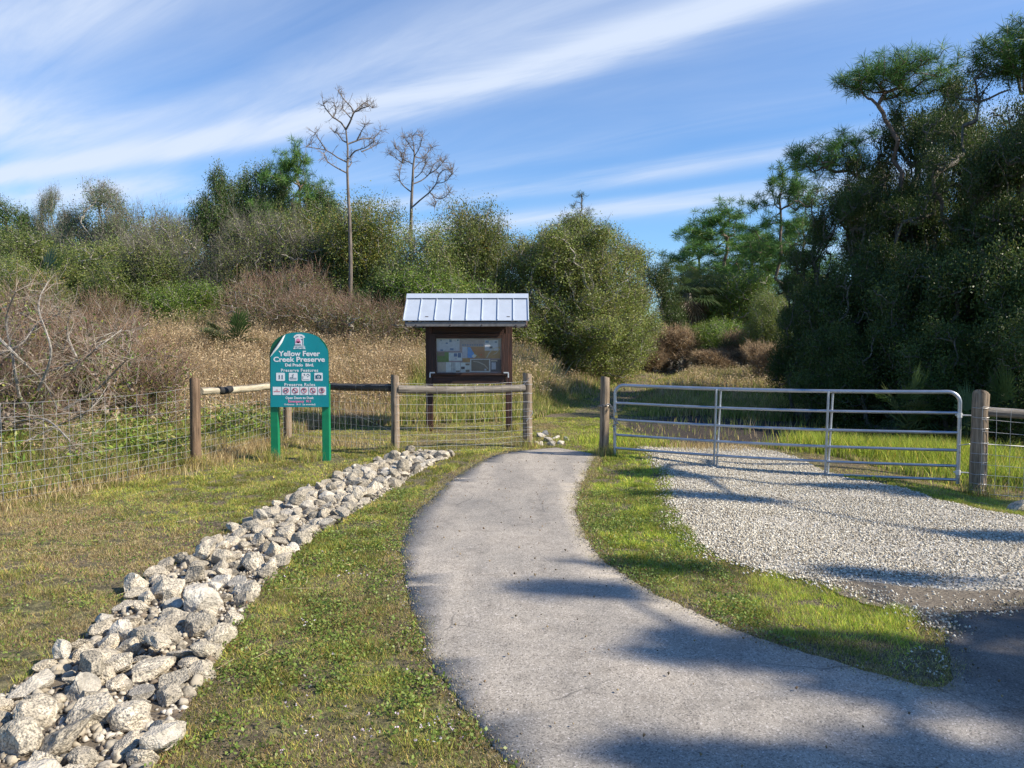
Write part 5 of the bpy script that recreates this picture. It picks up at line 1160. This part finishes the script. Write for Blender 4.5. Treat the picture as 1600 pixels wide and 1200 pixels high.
# tall pine rising out of the oaks (crown y 85-200 px) and its neighbours
def pine_at(name, D, bx, trunk_px, ells_px, n, seed, label, cols=PINE, rt=0.12, npn=46):
    b0 = at(bx, 600, D); g = Tf(b0.x, D); s = D / 1200
    f = lambda px, py, dy=0: tuple(at(px, py, D) - Vector((b0.x, D, g)) + Vector((0, dy, 0)))
    tr_ = [(0, 0, -0.2)] + [f(*p) for p in trunk_px]
    el = [(*f(e[0], e[1], e[4] if len(e) > 4 else 0), e[2] * s * 1.1, e[2] * s, e[3] * s * 1.35) for e in ells_px]
    o = make_pine(name, tr_, el, n, seed, npn, 0.27, 0.012, cols, rt * 0.7, 0.03, 0.4); del o['H']; del o['W']
    o.location = (b0.x, D, g); return tag(o, label, 'pine tree', 'slash pines')
pine_at('slash_pine', 20.5, 1425, [(1420, 400), (1410, 270), (1392, 200), (1372, 165)], [(1402, 118, 84, 22), (1360, 122, 40, 16, 0.3), (1450, 104, 42, 13, -0.3), (1405, 98, 55, 10, 0.2), (1335, 132, 20, 12), (1440, 138, 45, 16, 0.3)], 250, 51, 'tall slash pine with a flat spreading crown rising above the oaks into the blue sky')
pine_at('slash_pine', 21, 1440, [(1430, 420), (1400, 330), (1340, 275), (1290, 262)], [(1285, 245, 52, 20), (1325, 224, 36, 13, -0.3), (1255, 250, 26, 14), (1320, 260, 40, 16, 0.4)], 150, 52, 'slash pine leaning left out of the oaks above the thick-trunked pine', rt=0.07)
pine_at('slash_pine', 18, 1610, [(1610, 350), (1606, 200), (1602, 100), (1600, 60)], [(1598, 45, 24, 14), (1585, 80, 58, 26), (1630, 80, 50, 40), (1560, 105, 40, 16)], 210, 53, 'slash pine crown at the top right corner of the photo')
# oak wall
G4 = 'dark oaks along the right side'
for (k_, px, D, yt, wp, lb, rz) in [
    ('live_oak', 1388, 21.5, 172, 200, 'dark oak under the trunk of the flat-crowned pine', 4.1),
    ('live_oak', 1318, 20.5, 240, 215, 'dark live oak at the left end of the oak wall, right of the trunk pine', 0.3),
    ('oak_tree', 1425, 19.5, 175, 250, 'dark oak below the flat-crowned pine', 1.7),
    ('oak_tree', 1548, 17.5, 85, 300, 'tallest dark oak near the right edge of the photo', 3.3),
    ('live_oak', 1640, 16.5, 60, 300, 'dark live oak cut by the right edge of the photo', 4.4),
    ('oak_tree', 1602, 20.5, 75, 300, 'dark oak behind the one cut by the right edge', 5.6), ('live_oak', 1475, 20, 120, 210, 'dark oak directly right of the flat-crowned pine', 0.8),
    ('live_oak', 1500, 21.5, 120, 260, 'dark oak behind the tallest oak', 2.0),
    ('oak_tree', 1265, 21, 355, 110, 'small dark oak behind the trunk pine', 0.9)]:
    place(k_, px, D, yt, wp, lb, 'oak tree', G4, rz)
G5 = 'dark undergrowth below the oaks'
for (px, D, yt, wp, lb, rz) in [
    (1262, 19, 440, 120, 'dark bush at the left foot of the oak wall', 0.4), (1345, 18, 415, 200, 'dark bush below the left oak of the wall', 1.4),
    (1440, 16.8, 400, 220, 'dark bush above the right brace of the gate', 2.4), (1545, 15.5, 390, 240, 'dark bush above the right end of the gate', 3.4),
    (1650, 14.5, 380, 260, 'dark bush at the right edge of the photo below the oaks', 4.4), (1300, 17.5, 505, 150, 'low dark bush behind the middle of the gate', 5.4),
    (1395, 16.3, 505, 180, 'low dark bush behind the right third of the gate', 0.9), (1490, 15.0, 505, 190, 'low dark bush behind the right end of the gate', 1.9), (1610, 13.6, 490, 210, 'low dark bush behind the corner fence', 2.9)]:
    place('dark_thicket', px, D, yt, wp, lb, 'shrub', G5, rz)
place('saw_palmetto', 1420, 14.0, 560, 85, 'shaded saw palmetto above the right end of the gate', 'palm', None, 0.2, 0.2)
place('saw_palmetto', 1515, 13.2, 590, 80, 'saw palmetto just left of the top of the corner fence post', 'palm', None, 1.9)
place('saw_palmetto', 1575, 13.2, 555, 90, 'saw palmetto at the right edge behind the corner fence', 'palm', None, 3.9, 0.2)
# woods outside the right edge of the frame: they cast the dappled shade on path and gravel
def shade_pine(x, y, S, n, seed, label, zc=7.0):
    k = zc / math.tan(SUN_EL); ox, oy = k * math.sin(SUN_AZ), k * math.cos(SUN_AZ)
    el = [(sx + ox - x, sy + oy - y, zc - Tf(x, y) + dz, rx, ry, 0.4) for sx, sy, rx, ry, dz in S]
    o = make_pine('slash_pine', [(0, 0, -0.2), (0.1, 0, 3), (0, 0, zc - 1.4), (0.1, 0, zc + 0.4)], el, n, seed, 40, 0.24, 0.016, PINE, 0.13, bias=0.6); del o['H']; del o['W']
    o.location = (x, y, Tf(x, y)); tag(o, label, 'pine tree', 'slash pines')
shade_pine(10.6, 2.0, [(0.45, 5.2, 0.38, 0.12, 0), (1.35, 4.2, 0.65, 0.22, 0), (2.2, 3.75, 0.6, 0.28, 0), (1.0, 3.0, 0.6, 0.16, 0), (3.2, 3.5, 0.7, 0.5, 0), (3.4, 4.5, 0.7, 0.35, 0), (2.9, 5.6, 0.5, 0.1, 0), (1.05, 5.8, 0.3, 0.12, 0), (4.5, 4.2, 1.0, 0.8, 0.2), (1.9, 2.9, 0.6, 0.35, 0), (2.6, 4.0, 0.6, 0.25, 0), (2.9, 3.0, 0.7, 0.4, 0)], 760, 71, 'slash pine standing right of the camera, outside the photo, shading the path')
shade_pine(11.8, 9.2, [(2.4, 8.7, 0.9, 0.10, 0), (4.6, 7.0, 0.6, 0.14, 0), (2.0, 10.1, 0.45, 0.28, 0), (5.6, 9.2, 0.8, 0.5, 0), (4.4, 9.6, 0.4, 0.15, 0), (1.3, 12.0, 0.3, 0.1, 0)], 380, 72, 'slash pine right of the gate, outside the photo, shading the gravel')
for (x, y, h, wd, rz, lb) in [(15.5, 13.0, 8.5, 7, 1, 'oak outside the right edge of the photo, nearest the corner fence'), (18.5, 18.5, 10, 8, 3, 'oak outside the right edge of the photo, behind the nearest one')]:
    place('oak_tree', 0, 0, 0, 0, lb, 'oak tree', G4, rz, xy=(x, y), h=h, w_=wd)

# the two dead pines
dead_tree('dead_pine', 26.2, [(545, 900), (540, 700), (532, 550), (528, 450), (530, 330), (520, 230)], [
    [(520, 235), (545, 205), (570, 165), (590, 160), (625, 150), (655, 148)], [(570, 165), (560, 140), (530, 110), (505, 75)], [(570, 165), (600, 120), (620, 100), (650, 120)],
    [(520, 235), (500, 205), (465, 185), (435, 150), (425, 130)], [(465, 185), (475, 150), (465, 110)], [(552, 185), (530, 160), (508, 135)], [(525, 300), (500, 285), (470, 245), (450, 235)],
    [(525, 310), (570, 285), (600, 270), (650, 260), (680, 215)], [(570, 285), (600, 240), (620, 215)], [(540, 375), (575, 350), (630, 345), (680, 325)], [(600, 347), (640, 320), (670, 295)],
    [(525, 400), (480, 380), (430, 350), (340, 342)], [(430, 350), (405, 310), (385, 275)], [(525, 455), (480, 435), (440, 410), (430, 380)], [(530, 430), (545, 400), (535, 372)]], 3,
    'tall bare dead pine with a long trunk and crooked limbs, the left dead tree', 3, 0.34, rt=0.085)
dead_tree('dead_pine', 34, [(850, 730), (853, 600), (858, 500), (862, 420), (868, 370), (865, 320)], [
    [(850, 550), (815, 520), (785, 480), (780, 430), (788, 375)], [(788, 375), (760, 355), (728, 340)], [(788, 375), (785, 330), (760, 310)], [(788, 375), (800, 330), (810, 295)],
    [(862, 410), (820, 385), (790, 360)], [(868, 370), (905, 375), (930, 340), (950, 310)], [(866, 360), (865, 320), (860, 275)], [(866, 350), (840, 310), (820, 285)], [(868, 370), (900, 330), (915, 290)],
    [(860, 510), (900, 490), (940, 450), (960, 400), (990, 370)], [(940, 450), (980, 430), (1010, 400)], [(862, 440), (890, 400), (920, 380)], [(870, 480), (905, 460), (930, 420)],
    [(860, 625), (900, 595), (950, 560), (985, 520), (1000, 480), (1030, 460), (1060, 465)], [(985, 520), (1030, 520), (1070, 490)], [(950, 560), (990, 600), (1030, 600), (1055, 580)], [(960, 575), (975, 600), (968, 622)]], 5,
    'smaller bare dead pine with a rounded fan of fine grey twigs', 5, 0.42, rt=0.095)

# tangle of pale fallen branches behind the left fence
def tangle():
    r = np.random.default_rng(77); root = empty('fallen_branches', (-7.2, 10.9, Tf(-7.2, 10.9)), 0, 'tangle of pale grey bare branches behind the wire fence at the left edge', 'dead branches')
    off = np.array(root.location); limbs = [[(-40, 640), (40, 610), (110, 580), (150, 535), (175, 520), (215, 515)], [(-30, 600), (60, 585), (130, 560), (150, 545), (190, 515)], [(0, 700), (60, 640), (85, 600), (100, 545), (115, 505)],
        [(-20, 560), (30, 540), (60, 505), (95, 490)], [(20, 660), (70, 655), (110, 690), (118, 705)], [(-30, 655), (20, 650), (60, 660), (95, 700)], [(30, 620), (20, 560), (10, 500), (25, 455)], [(60, 610), (80, 550), (60, 480), (75, 440)],
        [(100, 640), (150, 610), (185, 575), (200, 560)], [(40, 690), (90, 665), (140, 640), (170, 600)], [(-10, 520), (30, 560), (70, 600), (90, 640)], [(120, 560), (105, 520), (112, 480)], [(-40, 690), (10, 668), (50, 672), (80, 690)]]
    tips = []
    for L_ in limbs:
        d0 = r.uniform(9.8, 11.6); pts = [tuple(np.array(at(p[0], p[1], d0 + i * r.uniform(-0.25, 0.25))) - off) for i, p in enumerate(L_)]
        c = catmull(pts, step=0.09); m_ = len(c); rb = r.uniform(0.012, 0.024); tips += list(c)
        MB().tube([tuple(q) for q in c], [rb * (1 - .75 * i / m_) for i in range(m_)], 6).build('limb', M['branch_grey'], root, smooth=True)
    V, F, c = twigs(np.array(tips), 3, 0.45, 0.0036, r, 0.2, [(0.36, 0.31, 0.25, 3), (0.24, 0.18, 0.14, 3), (0.28, 0.17, 0.11, 1)]); link('twigs', new_mesh('twigs', V, F, M['twig'], c), root)
tangle()
finish(make_bush('thin_shrub', 1.7, 2.2, 300, 7, 0.07, FRESH + [(0.3, 0.24, 0.06, 2)], 19, 6, 0.35, TWR, bmat='branch_red', cull=0.0, twr=0.003))
for (px, D, yt, wp, lb, rz) in [(40, 11.8, 470, 230, 'thin reddish twiggy bush behind the pale fallen branches', 0.2), (150, 12.4, 500, 200, 'thin twiggy bush with yellow-green leaves right of the pale fallen branches', 1.9),
                                (225, 13.2, 540, 150, 'small leafy twig bush left of the brown corner fence post', 3.6), (-20, 10.6, 520, 200, 'reddish twig bush at the very left edge behind the wire', 5.0)]:
    place('thin_shrub', px, D, yt, wp, lb, 'shrub', 'thin twiggy bushes behind the left fence', rz)

# ------------------------------------------------------------------ grass
def blades(name, X, Y, H, Wd, C, r, lean=0.35, segs=2, z=None):
    n = len(X); a = r.uniform(0, 6.283, n); b = r.uniform(0, 6.283, n); l = lean * r.uniform(0.2, 1.4, n) * H
    Z = T(X, Y) if z is None else z
    base = np.stack([X, Y, Z - 0.01], 1); s = np.stack([np.cos(a), np.sin(a), np.zeros(n)], 1) * (Wd / 2)[:, None]; ld_ = np.stack([np.cos(b), np.sin(b), np.zeros(n)], 1) * l[:, None]
    up = np.zeros((n, 3)); up[:, 2] = H
    if segs == 1:
        V = np.stack([base - s, base + s, base + up * 0.9 + ld_], 1); F = np.arange(n * 3).reshape(-1, 3); me = new_mesh(name, V.reshape(-1, 3), F, M['grass'], np.repeat(C, 3, 0)); return me
    m_ = base + up * 0.55 + ld_ * 0.35
    V = np.stack([base - s, base + s, m_ + s * 0.8, m_ - s * 0.8, base + up + ld_ * 1.1], 1).reshape(-1, 3); k = np.arange(n)[:, None] * 5
    return new_mesh(name, V, [k + np.array([[0, 1, 2, 3]]), k + np.array([[3, 2, 4]])], M['grass'], np.repeat(C, 5, 0))
def pick(cols, n, r):
    cc = np.array([c[:3] for c in cols]); pw = np.array([c[3] for c in cols], float); return cc[r.choice(len(cc), n, p=pw / pw.sum())]
def dist_to(poly, x, y, step=0.4):
    q = []
    for i in range(len(poly)):
        a, b = poly[i], poly[(i + 1) % len(poly)]; n = max(1, int(np.hypot(*(b - a)) / step))
        for k in range(n): q.append(a + (b - a) * k / n)
    d = np.full(np.shape(x), 1e9)
    for p in q: d = np.minimum(d, np.hypot(x - p[0], y - p[1]))
    return d
r = np.random.default_rng(99)
GREENS = [(0.325, 0.392, 0.071, 4), (0.488, 0.507, 0.096, 3), (0.228, 0.276, 0.061, 3), (0.781, 0.576, 0.168, 2)]
LUSH = [(0.379, 0.492, 0.064, 4), (0.554, 0.614, 0.086, 3), (0.262, 0.349, 0.054, 3), (0.876, 0.656, 0.17, 1)]
DRY = [(0.548, 0.426, 0.217, 4), (0.396, 0.289, 0.145, 3), (0.274, 0.183, 0.087, 2), (0.685, 0.579, 0.318, 1.5)]
def lawn(n, x0, x1, y0, y1, hmin, hmax, wd, rr_, name_seed):
    X = r.uniform(x0, x1, n); Y = r.uniform(y0, y1, n)
    k = inside(MOWN, X, Y) & ~inside(PATH, X, Y) & ~inside(GRAV, X, Y) & ~inside(STRIP, X, Y)
    k &= (np.abs(X) < 0.72 * Y + 0.8) & ~((X > 2.3) & (X < 5.4) & (Y > 11) & (r.random(n) < 0.55)) & ~(inside(pp, X, Y) & (r.random(n) < 0.8))
    patch = fbm(X * 1.3 + 9, Y * 1.3, 3, 3); small = fbm(X * 7, Y * 7, 8, 3)
    k &= r.random(n) < np.clip((patch * 0.6 + small * 1.2 - 0.60) * 3.6, 0.06, 1)
    X, Y, patch, small = X[k], Y[k], patch[k], small[k]; n = len(X)
    # character: right-hand verge lush, lawn left of rocks drier in front
    right = X > np.interp(Y, [0, 3, 5, 7, 9, 11, 13], [9, 1.6, 0.9, 0.5, 0.4, 0.6, 0.8])
    leftrock = X < np.interp(Y, [2, 3.3, 5, 7, 9, 11.5, 13], [-1.2, -1.6, -1.7, -1.75, -1.65, -1.0, -0.4])
    behind = Y > np.interp(X, [-5, -4.1, -1.8, 0.3, 1.4, 6], [14, 14, 11.9, 12.9, 11.8, 9.8])
    dryf = np.where(right, 0.16 + 0.35 * sst(fbm(X * 2.2, Y * 2.2, 41, 3), 0.5, 0.62), np.where(leftrock, 0.88 - 0.55 * sst(Y, 6.0, 9.5), 0.34))
    dryf = np.where(behind, np.where(X > 2.2, 0.9, 0.42), dryf)
    dryf = np.clip(dryf + (patch - 0.5) * 1.5, 0.04, 0.93)
    pe = dist_to(PATH[::6], X, Y, 0.12); dryf = np.where(pe < 0.10 + 0.1 * small, 0.85, dryf)
    dry = r.random(n) < dryf
    bg_ = behind & (X > 2.2) & (X < 5.6); right = right & ~bg_
    C = np.where(dry[:, None], pick(DRY, n, r), np.where(right[:, None], pick(LUSH, n, r), pick(GREENS, n, r))) * r.uniform(0.7, 1.2, (n, 1))
    H = r.uniform(hmin, hmax, n) * np.where(right, 0.95, 0.85) * (0.6 + 0.8 * small) * np.where(dry, 0.7, 1); H *= np.where(behind, 0.8, 1); H *= 1 + 0.6 * sst(fbm(X * 5, Y * 5, 23, 2), 0.6, 0.75); C = C * np.where(dry, 1, 0.62 + 0.55 * sst(fbm(X * 2.6, Y * 2.6, 29, 3), 0.35, 0.62))[:, None]
    C = C * np.where((Y < 6.5) & ~right, 0.80, 1)[:, None] if False else C
    return X, Y, H, np.full(n, wd) * r.uniform(0.6, 1.3, n), C
parts = [lawn(720000, -4.5, 4.6, 2.2, 5.6, 0.022, 0.05, 0.005, r, 0), lawn(700000, -6.5, 6.5, 5.6, 9.5, 0.025, 0.055, 0.008, r, 1), lawn(560000, -6, 7, 9.5, 18, 0.03, 0.06, 0.012, r, 2)]
X, Y, H, Wd, C = (np.concatenate([p[i] for p in parts]) for i in range(5))
tag(link('lawn_grass', blades('lawn_grass', X, Y, H, Wd, C, r, 0.75, 1)), kind='stuff', label='short patchy green and straw coloured grass of the lawn and verges')
print('lawn', len(X))
# small broad leaves of creeping weeds in the near verge and lawn
n = 90000; X = r.uniform(-4.5, 1.6, n); Y = r.uniform(2.3, 9, n)
k = inside(MOWN, X, Y) & ~inside(PATH, X, Y) & ~inside(STRIP, X, Y) & (r.random(n) < np.where(X > np.interp(Y, [2, 3.3, 5, 7, 9], [-1.2, -1.9, -1.9, -1.75, -1.65]), 1, 0.22) * np.clip((fbm(X * 4, Y * 4, 55, 3) - 0.38) * 3.2, 0.08, 1)); X, Y = X[k], Y[k]
V, F, c = leaves(np.stack([X, Y, T(X, Y) + 0.02], 1), 3, np.array([0.02, 0.02, 0.009]).mean(), 0.019, 0.015, [(0.19, 0.27, 0.05, 4), (0.28, 0.34, 0.08, 3), (0.12, 0.18, 0.035, 3), (0.32, 0.16, 0.08, 0.9)], r, 1.0)
tag(link('creeping_weeds', new_mesh('creeping_weeds', V, F, M['leaf'], c)), kind='stuff', label='low creeping green weeds in the verge between the rocks and the path')
# tiny pale pink flowers
fl = [G(a_, b_) for a_, b_ in [(r.uniform(430, 790), r.uniform(860, 1190)) for _ in range(170)]]; fl = np.array(fl); cl_ = fbm(fl[:, 0] * 2.5, fl[:, 1] * 2.5, 15, 2) > 0.5
fl = fl[cl_ & ~inside(PATH, fl[:, 0], fl[:, 1]) & ~inside(STRIP, fl[:, 0], fl[:, 1])]
V, F, c = leaves(np.stack([fl[:, 0], fl[:, 1], T(fl[:, 0], fl[:, 1]) + 0.045], 1), 4, 0.003, 0.009, 0.009, [(0.72, 0.55, 0.66, 1), (0.8, 0.72, 0.78, 1)], r, 1.5)
tag(link('tiny_flowers', new_mesh('tiny_flowers', V, F, M['leaf'], c)), kind='stuff', label='tiny pale pink flowers dotted through the near grass verge')

# tall wild grass --------------------------------------------------
TAN = [(0.505, 0.378, 0.218, 4), (0.379, 0.266, 0.161, 3), (0.631, 0.517, 0.321, 2), (0.252, 0.196, 0.103, 1.5)]
WILDG = [(0.267, 0.328, 0.074, 4), (0.423, 0.443, 0.11, 3), (0.178, 0.231, 0.055, 3), (0.668, 0.52, 0.201, 2)]
def wild(n, x0, x1, y0, y1, wd):
    X = r.uniform(x0, x1, n); Y = r.uniform(y0, y1, n); dm = dist_to(MOWN, X, Y); td = trail_d(X, Y)
    k = ~inside(MOWN, X, Y) & ~inside(GRAV, X, Y) & (np.abs(X) < 0.72 * Y + 1.5) & ~((X > 6.3) & (Y < 9.4))
    blk = (X > 2.4) & (X < 9) & (Y > 13.6) & (Y < 19)             # bare dark soil under the trees
    nz = fbm(X * 0.9, Y * 0.9, 66, 3); small = fbm(X * 4, Y * 4, 68, 3)
    k &= r.random(n) < np.clip(0.25 + (small - 0.35) * 2.6, 0.05, 1)
    k &= ~(blk & (r.random(n) < 0.97)); k &= ~((td < 0.55) & (r.random(n) < 0.85))
    X, Y, dm, td, nz, small = X[k], Y[k], dm[k], td[k], nz[k], small[k]; n = len(X)
    h = 0.22 + 0.75 * sst(dm, 0.2, 3.5) * (0.6 + 0.8 * nz) + 0.35 * sst(Y, 17, 25) * (X < 1)
    h = np.where(X > 1.5, 0.12 + 0.2 * sst(dm, 0.2, 3) * (0.6 + 0.8 * nz) + 0.2 * sst(Y, 20, 28), h)
    h *= 0.22 + 0.78 * sst(td, 0.5, 1.7)
    tanf = np.where(X < -2.6, 0.33 + 0.64 * sst(Y + nz * 2 - 0.25 * X, 15.5, 20.5), np.where(X < 1.8, 0.26 + 0.35 * sst(Y, 19.5, 24), 0.28 + 0.3 * sst(Y, 20, 27)))
    tanf = tanf - 0.25 * sst(1.5 - td, 0, 1.0); tanf = np.clip(tanf + (nz - 0.5) * 1.0, 0.05, 0.97)
    t_ = r.random(n) < tanf
    C = np.where(t_[:, None], pick(TAN, n, r), pick(WILDG, n, r)) * r.uniform(0.7, 1.2, (n, 1))
    return X, Y, h * r.uniform(0.55, 1.15, n), wd * r.uniform(0.6, 1.3, n), C, t_
parts = [wild(260000, -9.5, -2, 4.5, 15.5, 0.011), wild(300000, -18, 3, 15.5, 22, 0.017), wild(260000, -22, 14, 20, 32, 0.026), wild(190000, 1.0, 12, 9.5, 22, 0.015)]
X, Y, H, Wd, C, t_ = (np.concatenate([p[i] for p in parts]) for i in range(6))
tag(link('tall_grass', blades('tall_grass', X, Y, H, Wd, C, r, 0.32, 2)), kind='stuff', label='tall wild grass, tan in the left field and greener towards the track')
print('tall', len(X))
# seed heads on the tan grass
k = t_ & (r.random(len(X)) < 0.30) & (H > 0.4); P = np.stack([X[k], Y[k], T(X[k], Y[k]) + H[k] * 0.98], 1)
V, F, c = leaves(P, 4, 0.05, 0.07, 0.022, TAN, r, 0.8)
tag(link('seed_heads', new_mesh('seed_heads', V, F, M['leaf'], c)), kind='stuff', label='feathery tan seed heads of the field grass')
# lush tufts behind the right part of the gate and along the far verge
def tufts(cx, cy, n, sx, sy, h, wd, cols):
    X = cx + r.normal(0, sx, n); Y = cy + r.normal(0, sy, n); return X, Y, h * r.uniform(0.4, 1.15, n), wd * r.uniform(0.6, 1.3, n), pick(cols, n, r) * r.uniform(0.7, 1.25, (n, 1))
ps = [tufts(x, y, nn, sx, sy, h, 0.009, LUSH + [(0.4, 0.38, 0.1, 2)]) for x, y, nn, sx, sy, h in [(6.2, 12.8, 5000, 0.5, 0.3, 0.42), (7.0, 12.2, 6000, 0.5, 0.35, 0.42), (5.6, 13.3, 3500, 0.4, 0.3, 0.34), (6.8, 11.2, 4000, 0.5, 0.4, 0.25), (2.0, 13.6, 3500, 0.4, 0.35, 0.14), (7.6, 10.6, 2500, 0.5, 0.4, 0.25)]]
ps += [tufts(x, y, nn, sx, sy, h, 0.008, DRY) for x, y, nn, sx, sy, h in [(-5.05, 9.6, 1200, 0.22, 0.8, 0.13), (-5.5, 8.2, 900, 0.2, 0.7, 0.13), (-4.35, 12.0, 2200, 0.2, 0.9, 0.2), (-3.2, 13.2, 1600, 0.6, 0.4, 0.12), (3.2, 13.3, 1800, 0.7, 0.25, 0.12)]]
ps += [tufts(x, y, nn, 0.09, 0.09, 0.2, 0.006, GREENS + DRY) for x, y, nn in [(-4.45, 10.7, 500), (-1.82, 11.9, 300), (0.26, 12.85, 260), (1.45, 11.75, 420), (5.95, 9.7, 400), (-3.5, 11.2, 250), (-2.95, 11.2, 260), (-1.75, 15.3, 300), (0.0, 15.3, 260)]]
X, Y, H, Wd, C = (np.concatenate([p[i] for p in ps]) for i in range(5))
tag(link('grass_tufts', blades('grass_tufts', X, Y, H, Wd, C, r, 0.45, 2)), kind='stuff', label='longer grass tufts along the fence line and behind the gate')
q = crumbs(60000, 0.045, 12); q = q[r.random(len(q)) < np.clip((fbm(q[:, 0] * 5, q[:, 1] * 5, 4, 3) - 0.36) * 4, 0.05, 1)]; n = len(q); X, Y = q[:, 0], q[:, 1]
C = np.where((r.random(n) < 0.55)[:, None], pick(DRY, n, r), pick(GREENS, n, r)) * r.uniform(0.7, 1.15, (n, 1))
tag(link('edge_grass', blades('edge_grass', X, Y, r.uniform(0.012, 0.035, n) + 0.008, np.full(n, 0.005), C, r, 0.9, 1)), kind='stuff', label='ragged dry and green grass creeping over the path edges')
n = 9000; X = r.uniform(-11, -4.3, n); Y = r.uniform(5.5, 15, n); k = ~inside(MOWN, X, Y) & (r.random(n) < np.clip((fbm(X * 1.6, Y * 1.6, 19, 3) - 0.40) * 5, 0.03, 1)); X, Y = X[k], Y[k]
V, F, c = leaves(np.stack([X, Y, T(X, Y) + r.uniform(0.05, 0.55, len(X))], 1), 6, 0.08, 0.085, 0.032, FRESH + [(0.36, 0.33, 0.09, 3)], r, 0.7)
tag(link('field_weeds', new_mesh('field_weeds', V, F, M['leaf'], c)), kind='stuff', label='leafy green and yellow weeds behind the left wire fence')
# fallen dry stalks and litter
n = 900; X = r.uniform(-5, 6, n); Y = r.uniform(2.6, 12, n); k = inside(MOWN, X, Y) & ~inside(PATH, X, Y) & ~inside(GRAV, X, Y) & (r.random(n) < np.where(X < -1.2, 1, 0.25)); X, Y = X[k], Y[k]; n = len(X)
a = r.uniform(0, 3.14, n); l = r.uniform(0.04, 0.16, n) * np.where(r.random(n) < 0.06, 3, 1); z = T(X, Y) + 0.025
P0 = np.stack([X, Y, z], 1); P1 = P0 + np.stack([np.cos(a) * l, np.sin(a) * l, r.uniform(-0.01, 0.02, n)], 1); V, F = tubes(P0, P1, 0.0022, 0.0012, 3)
tag(link('straw_litter', new_mesh('straw_litter', V, F, M['twig'], np.tile((0.42, 0.34, 0.22), (len(V), 1)))), kind='stuff', label='dry straw stalks lying on the lawn')
# unused prototypes are not left behind
for k_, (root, H_, W_2, used) in PROTO.items():
    if used[0] == 0:
        for c_ in list(root.children): bpy.data.objects.remove(c_)
        bpy.data.objects.remove(root)
